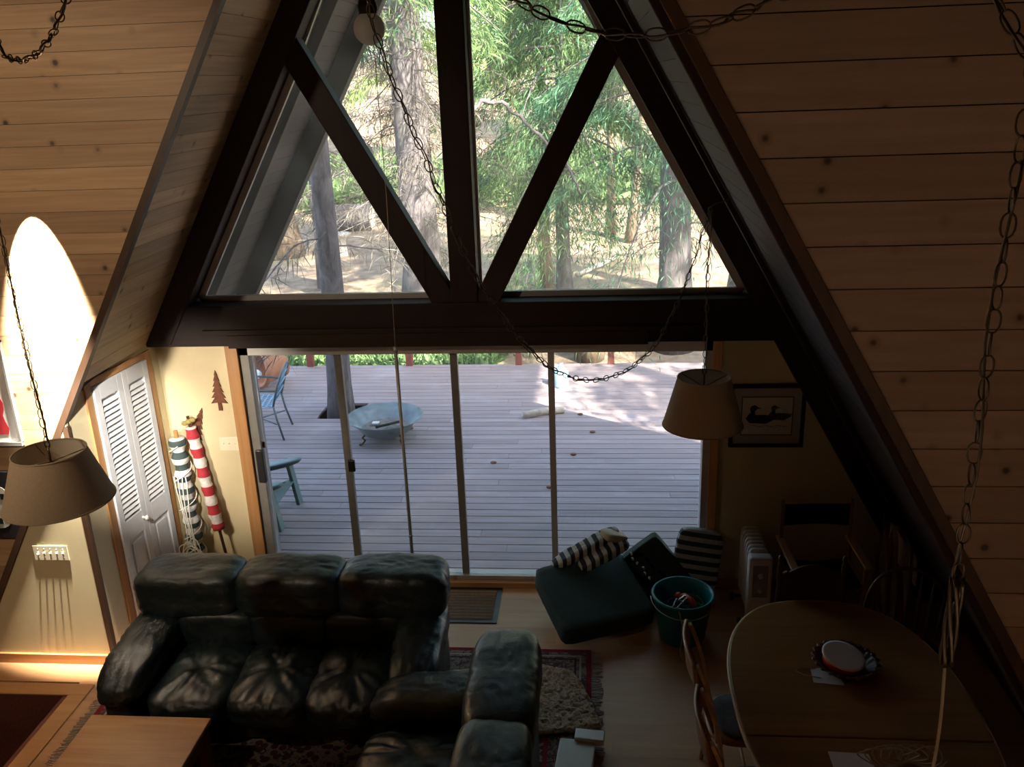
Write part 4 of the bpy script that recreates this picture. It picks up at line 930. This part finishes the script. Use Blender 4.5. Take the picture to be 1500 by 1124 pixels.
tree('spruce_tree', 'brown flared trunk at the far left behind the deck tree', -8.5, 17.2, .50, 20, 5.5, 1.3, 50, 'needle', 16, 'barkbrown', per=240, deadlow=40)
tree('spruce_tree', 'short grey trunk at the right edge of the right triangular pane', 3.0, 11.2, .26, 15, 3.4, 2.6, 60, 'needle', 17, per=240, deadlow=8)
tree('spruce_tree', 'thin dark trunk far back, left one of the pair in the right pane', .55, 19.0, .13, 13, 5.4, .35, 40, 'needle', 18, 'barkbrown', per=220)
tree('spruce_tree', 'thin leaning trunk far back, right one of the pair in the right pane', 1.05, 18.2, .13, 13, 5.6, .35, 40, 'needle', 19, 'barkbrown', per=220, lean=1.2)
tree('spruce_tree', 'pale slim trunk behind the left triangular pane, right of the deck tree', -7.68, 18.6, .11, 15, 4.4, 1.0, 50, 'needledry', 20, per=200, deadlow=30)
tree('spruce_tree', 'tall dry spruce with bare grey boughs at the upper left pane', -6.02, 13.2, .17, 18, 4.2, 2.4, 60, 'needledry', 21, per=190, deadlow=30)
tree('spruce_tree', 'tall unseen spruce added right of the house to dapple the deck', 7.2, -1.6, .3, 15, 3.0, 3.4, 90, 'needle', 41, per=42, width=.05, length=.28)  # added out of view to break up the sun on the deck
tree('spruce_tree', 'unseen spruce added right of the deck to block the sun', 9.4, 1.6, .26, 15, 2.4, 3.2, 80, 'needle', 42, per=300, width=.05, length=.28)  # second added sun blocker, also out of view
far = [(-15, 29), (-8.5, 36), (-3.0, 29.5), (3.5, 34), (9.5, 28), (15, 36), (-1.5, 42.5), (7, 43), (-17, 41)]
base_far = None
for i, (x, y) in enumerate(far):
    if base_far is None:
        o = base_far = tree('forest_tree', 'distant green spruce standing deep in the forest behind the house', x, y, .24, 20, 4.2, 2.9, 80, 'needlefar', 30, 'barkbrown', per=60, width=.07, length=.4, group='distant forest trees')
    else:
        o = copy_tree(base_far)
    s = .8 + .45 * ((i * 7) % 5) / 4; o.location = (x, y, gz(x, y)); o.rotation_euler = (0, 0, i * 1.3); o.scale = (s, s, s)
# undergrowth beyond the deck and at the back
def under(name, label, boxes, n, h, mat):
    P = []
    for (x0, x1, y0, y1, k) in boxes:
        m = int(n * k); x = NPR.uniform(x0, x1, m); y = NPR.uniform(y0, y1, m); z = np.array([gz(a, c) for a, c in zip(x, y)]); P.append(np.stack([x, y, z + NPR.random(m) * h], 1))
    P = np.concatenate(P); q = NPR.normal(size=P.shape) * .6 + np.array([0, 0, .5]); D = q / np.linalg.norm(q, axis=1)[:, None]
    return tag(blades(P, D, h * (.5 + NPR.random(len(P))), .05 * h / .3 * (.6 + NPR.random(len(P))), name, mat, None, 'stuff'), label, 'plants')
under('undergrowth', 'low green undergrowth growing just beyond the left half of the deck', [(-7.5, -1.6, 6.5, 9.0, 1)], 9000, .26, 'fern')
under('forest_shrubs', 'band of green shrubs far back on the forest slope', [(-20, -6.3, 24, 32, .55), (-6, 12, 24, 32, .45)], 14000, .8, 'fern')
# objects on the deck
fp_ = thing('fire_pit', 'grey blue round fire pit bowl on short legs on the deck', 'fire pit', (-2.47, 3.42, DZ))
b = MB(); b.lathe([(0, .055), (.15, .06), (.28, .12), (.35, .225), (.455, .285), (.462, .277), (.36, .205), (.29, .10), (.15, .04), (0, .035)], 44); b.build('bowl', 'bowlmetal', fp_, smooth=True)
b = MB(); b.grid(lambda u, v: Vector((.30 * u * math.cos(v * 2 * math.pi), .30 * u * math.sin(v * 2 * math.pi), .155 - .02 * u + .03 * noise.noise(Vector((u * 9, v * 20, 1))))), 10, 40); b.build('ash_bed', 'ash', fp_, smooth=True)
for k in range(4):
    a = math.pi / 4 + k * math.pi / 2; c, s = math.cos(a), math.sin(a)
    b = MB(); b.tube([(.28 * c, .28 * s, .12), (.33 * c, .33 * s, .09), (.30 * c, .30 * s, .045), (.34 * c, .34 * s, .012), (.38 * c, .38 * s, .016)], .013, 8); b.build('leg', 'rust', fp_, smooth=True)
tag(MB().tube([(-2.56, 3.28, .085), (-2.26, 3.38, .125)], .016, 8).build('charred_stick', 'void', smooth=True), 'charred stick lying in the fire pit ash', 'stick')
tag(MB().box(-2.64, -2.56, 3.42, 3.49, .062, .080).build('paper_scrap', 'paper'), 'white scrap of paper lying in the fire pit', 'paper')
def patio(label, loc, rz):
    c = thing('patio_chair', label, 'chair', loc, rz)       # faces local -y
    b = MB(); W = .24
    for k in range(9): x = -W + .06 * k; b.bar((x, -.24, .42), (x, .22, .42), .022, .008)
    for k in range(8): y = -.24 + .065 * k; b.bar((-W, y, .424), (W, y, .424), .022, .008)
    b.build('seat', 'blueseat', c)
    b = MB()
    for k in range(6): x = -.17 + .068 * k; b.tube([(x, .24, .46), (x * 1.1, .31, .68), (x * .9, .38, .86)], .007, 6)
    for z in (.55, .66, .76): b.tube([(-.2, .25 + (z - .46) * .33, z), (.0, .27 + (z - .46) * .33, z + .02), (.2, .25 + (z - .46) * .33, z)], .007, 6)
    b.build('back_lattice', 'blueseat', c, smooth=True)
    b = MB(); b.tube([(-.235, .235, .43), (-.24, .31, .68), (-.2, .375, .84), (0, .40, .90), (.2, .375, .84), (.24, .31, .68), (.235, .235, .43)], .013, 8); b.build('back_frame', 'steel', c, smooth=True)
    for sx in (-1, 1):
        MB().tube([(sx * .235, .235, .43), (sx * .24, .26, .25), (sx * .26, .32, 0)], .013, 8).build('leg', 'steel', c, smooth=True)
        MB().tube([(sx * .24, -.235, .62), (sx * .24, -.25, .42), (sx * .24, -.24, .22), (sx * .255, -.30, 0)], .013, 8).build('leg', 'steel', c, smooth=True)
        MB().tube([(sx * .24, .29, .62), (sx * .27, .1, .64), (sx * .27, -.12, .66), (sx * .24, -.25, .61)], .013, 8).build('armrest', 'steel', c, smooth=True)
    b = MB(); b.tube([(-.24, .25, .2), (0, 0, .2), (.24, -.25, .2)], .009, 6); b.tube([(.24, .25, .2), (0, 0, .2), (-.24, -.25, .2)], .009, 6); b.build('stretcher', 'steel', c, smooth=True)
    return c
patio('grey metal patio chair with blue seat in front of the tree on the deck', (-4.06, 3.55, DZ), -math.pi / 2 + .12)
patio('blue lattice patio chair at the far left of the deck behind the nearer one', (-5.2, 4.75, DZ), 2.0)
o = MB(); o.puff((-4.50, 4.22, .42), (.46, .46, .12), 2.6, 12); o.lathe([(0, 0), (.16, 0), (.03, .05), (.025, .36), (0, .36)], 16, Tm(-4.50, 4.22, DZ)); tag(o.build('side_table', 'white', smooth=True), 'small round white table between the patio chairs', 'table')
m = Tm(-4.62, 5.35, DZ + .27) @ Vector((-.62, -.78, .12)).to_track_quat('Z', 'Y').to_matrix().to_4x4() @ Tm(0, 0, -.30)
pt_ = tag(MB().lathe([(0, .02), (.15, .0), (.17, .05), (.235, .36), (.27, .37), (.275, .44), (.24, .45), (.215, .36), (.14, .05), (0, .05)], 36, m).build('terracotta_pot', 'terracotta', smooth=True), 'terracotta flower pot lying on its side at the far left deck edge', 'pot')
ad = thing('lounge_chair', 'grey green plastic slatted chair on the deck just outside the door', 'chair', (-3.36, 1.38, DZ), math.pi / 2)
for sx in (-1, 1):
    b = MB(); b.puff((sx * .31, -.10, .54), (.18, .74, .085), 3.0, 14, lambda q, p: p + Vector((0, 0, -.30 * (p.y + .1)))); b.build('armrest', 'greenplastic', ad, smooth=True)
    b = MB(); b.bar((sx * .30, -.40, 0), (sx * .30, -.33, .60), .04, .11, (1, 0, 0)); b.build('leg', 'greenplastic', ad, bevel=.006)
    b = MB(); b.bar((sx * .27, .38, 0), (sx * .27, -.36, .34), .035, .09, (0, 0, 1)); b.build('leg', 'greenplastic', ad, bevel=.006)
ad.scale = (.95, .92, .74)
for k in range(6): MB().bar((-.27, -.34 + .105 * k, .36 - .035 * k), (.27, -.34 + .105 * k, .36 - .035 * k), .085, .02).build('seat_slat', 'greenplastic', ad, bevel=.004)
for k in range(5): x = -.2 + .1 * k; MB().bar((x, .26, .2), (x * 1.15, .50, .95 - .08 * abs(k - 2)), .085, .02, (0, 1, 0)).build('back_slat', 'greenplastic', ad, bevel=.004)
p = at(822, 566, z=DZ); b = MB(); b.lathe([(0, 0), (.10, 0), (.105, .02), (.10, .20), (.05, .27), (.03, .29), (.03, .33), (0, .33)], 20, Tm(p.x, p.y, DZ)); tag(b.build('plastic_jug', 'bluejug', smooth=True), 'pale blue plastic jug standing on the sunlit end of the deck', 'jug')
a_, c_ = at(766, 614, z=DZ), at(826, 605, z=DZ); tag(MB().tube([a_ + Vector((0, 0, .05)), a_.lerp(c_, .5) + Vector((0, .03, .055)), c_ + Vector((0, 0, .045))], .042, 10).build('driftwood_stick', 'stick', smooth=True), 'pale weathered stick lying on the middle of the deck', 'stick')
leaf_spots = [(723, 679, 'deck'), (840, 667, ''), (868, 634, ''), (850, 608, ''), (805, 715, '')]
for i, (u, v, _) in enumerate(leaf_spots):
    p = at(u, v, z=DZ); o = MB().puff((p.x, p.y, DZ + .012), (.07, .05, .025), 2.2, 5).build('pine_cone', 'rust', smooth=True); tag(o, 'small dark pine cone lying on the open deck', 'pine cone', 'cones scattered on the deck')
lg = thing('log_pile', 'thick grey log lying across the slope behind the deck tree', 'log', (-7.4, 20.6, gz(-7.4, 20.6)))
b = MB(); b.tube([(-1.0, 0, .40), (-.4, 0, .38), (.3, .0, .40), (.72, 0, .38)], lambda q: .40 + .02 * math.sin(q * 20), 16); b.build('log_body', 'bark', lg, smooth=True)
b = MB(); b.lathe([(0, 0), (.37, 0), (.37, .02), (0, .02)], 20, Tm(.72, 0, .38) @ Rm(math.pi / 2, 'Y')); b.build('cut_face', 'stick', lg)
st_ = MB(); zz = gz(-6.71, 17); st_.lathe([(0, 0), (.20, 0), (.17, .1), (.15, .5), (.28, .58), (.28, .63), (0, .62)], 16, Tm(-6.71, 17, zz)); tag(st_.build('tree_stump', 'stick', smooth=True), 'pale stump standing in front of the thick log', 'stump')
zz = gz(-.2, 9.0); st_ = MB(); st_.tube([(-.05, 8.4, -.8), (-.05, 8.4, .05)], lambda q: .26 + .03 * math.sin(q * 8), 14); tag(st_.build('tree_stump', 'barkbrown', smooth=True), 'dark stump just beyond the deck edge, right of the middle', 'stump')
P = [at(u, v, y=7.6 + .3 * i / 5) for i, (u, v) in enumerate(((690, 165), (705, 150), (735, 152), (765, 175), (790, 200), (835, 250), (850, 285)))]
tag(MB().tube([p + Vector((.02 * math.sin(i * 1.9), 0, .028 * math.sin(i * 1.3 + 1))) for i, p in enumerate(smooth_path(P, 5))], lambda q: .030 * (1.15 - .55 * q) * (1 + .2 * math.sin(q * 40)), 8).build('bare_branch', 'bark', smooth=True), 'bare pale crooked branch hanging across the pane right of the centre post', 'branch')
P = [at(u, v, z=-.5) for u, v in ((845, 410), (880, 395), (905, 382))]; b = MB(); b.tube([p + Vector((0, 0, .12)) for p in P], .05, 6); tag(b.build('fallen_branch', 'stick', smooth=True), 'fallen branch on the sunlit forest floor behind the right pane', 'branch')

# ------------------------------------------------------------------ light
def light(name, kind, loc, energy, color, **k):
    d = bpy.data.lights.new(name, kind); d.energy = energy; d.color = color
    for a, v in k.items(): setattr(d, a, v)
    o = bpy.data.objects.new(name, d); COL.objects.link(o); o.location = loc; return o
SUN = Vector((.52, -.60, .62)).normalized()
sun = light('sun', 'SUN', (0, 0, 30), 15, (1, .93, .82), angle=.01); sun.rotation_euler = (-SUN).to_track_quat('-Z', 'Y').to_euler()
w = bpy.data.worlds.new('world'); sc.world = w; w.use_nodes = True; nt = w.node_tree; bg = nt.nodes['Background']
sky = nt.nodes.new('ShaderNodeTexSky'); sky.sky_type = 'NISHITA'; sky.sun_disc = False; sky.sun_elevation = math.asin(SUN.z); sky.sun_rotation = math.atan2(SUN.x, SUN.y); sky.dust_density = 2.5
nt.links.new(sky.outputs[0], bg.inputs[0]); bg.inputs[1].default_value = .46
sp_loc = Vector((-3.42, YL - .11, 3.28)); tgt = Vector((-3.53, YL + .85, 1.3))
sl = light('wall_spotlight', 'SPOT', sp_loc, 1700, (1, .90, .76), spot_size=math.radians(58), spot_blend=.3, shadow_soft_size=.03)
sl.rotation_euler = (tgt - sp_loc).to_track_quat('-Z', 'Y').to_euler()
s2_loc = Vector((-3.5, -2.3, 2.12)); tg2 = Vector((-3.02, -.05, 1.45))
s2 = light('closet_spotlight', 'SPOT', s2_loc, 110, (1, .88, .72), spot_size=math.radians(48), spot_blend=.8, shadow_soft_size=.05)
s2.rotation_euler = (tg2 - s2_loc).to_track_quat('-Z', 'Y').to_euler()
s3_loc = Vector((-2.3, -3.9, 3.6)); tg4 = Vector((-3.42, -.72, 1.62))
s3 = light('door_spotlight', 'SPOT', s3_loc, 620, (1, .93, .85), spot_size=math.radians(20), spot_blend=1.0, shadow_soft_size=.04)
s3.rotation_euler = (tg4 - s3_loc).to_track_quat('-Z', 'Y').to_euler()
rl_loc = Vector((-3.6, -4.6, 4.4)); tg3 = Vector((-3.55, -1.2, 2.7))
rl = light('side_lamp', 'SPOT', rl_loc, 75, (1, .80, .58), spot_size=math.radians(84), spot_blend=.65, shadow_soft_size=.08)
rl.rotation_euler = (tg3 - rl_loc).to_track_quat('-Z', 'Y').to_euler()
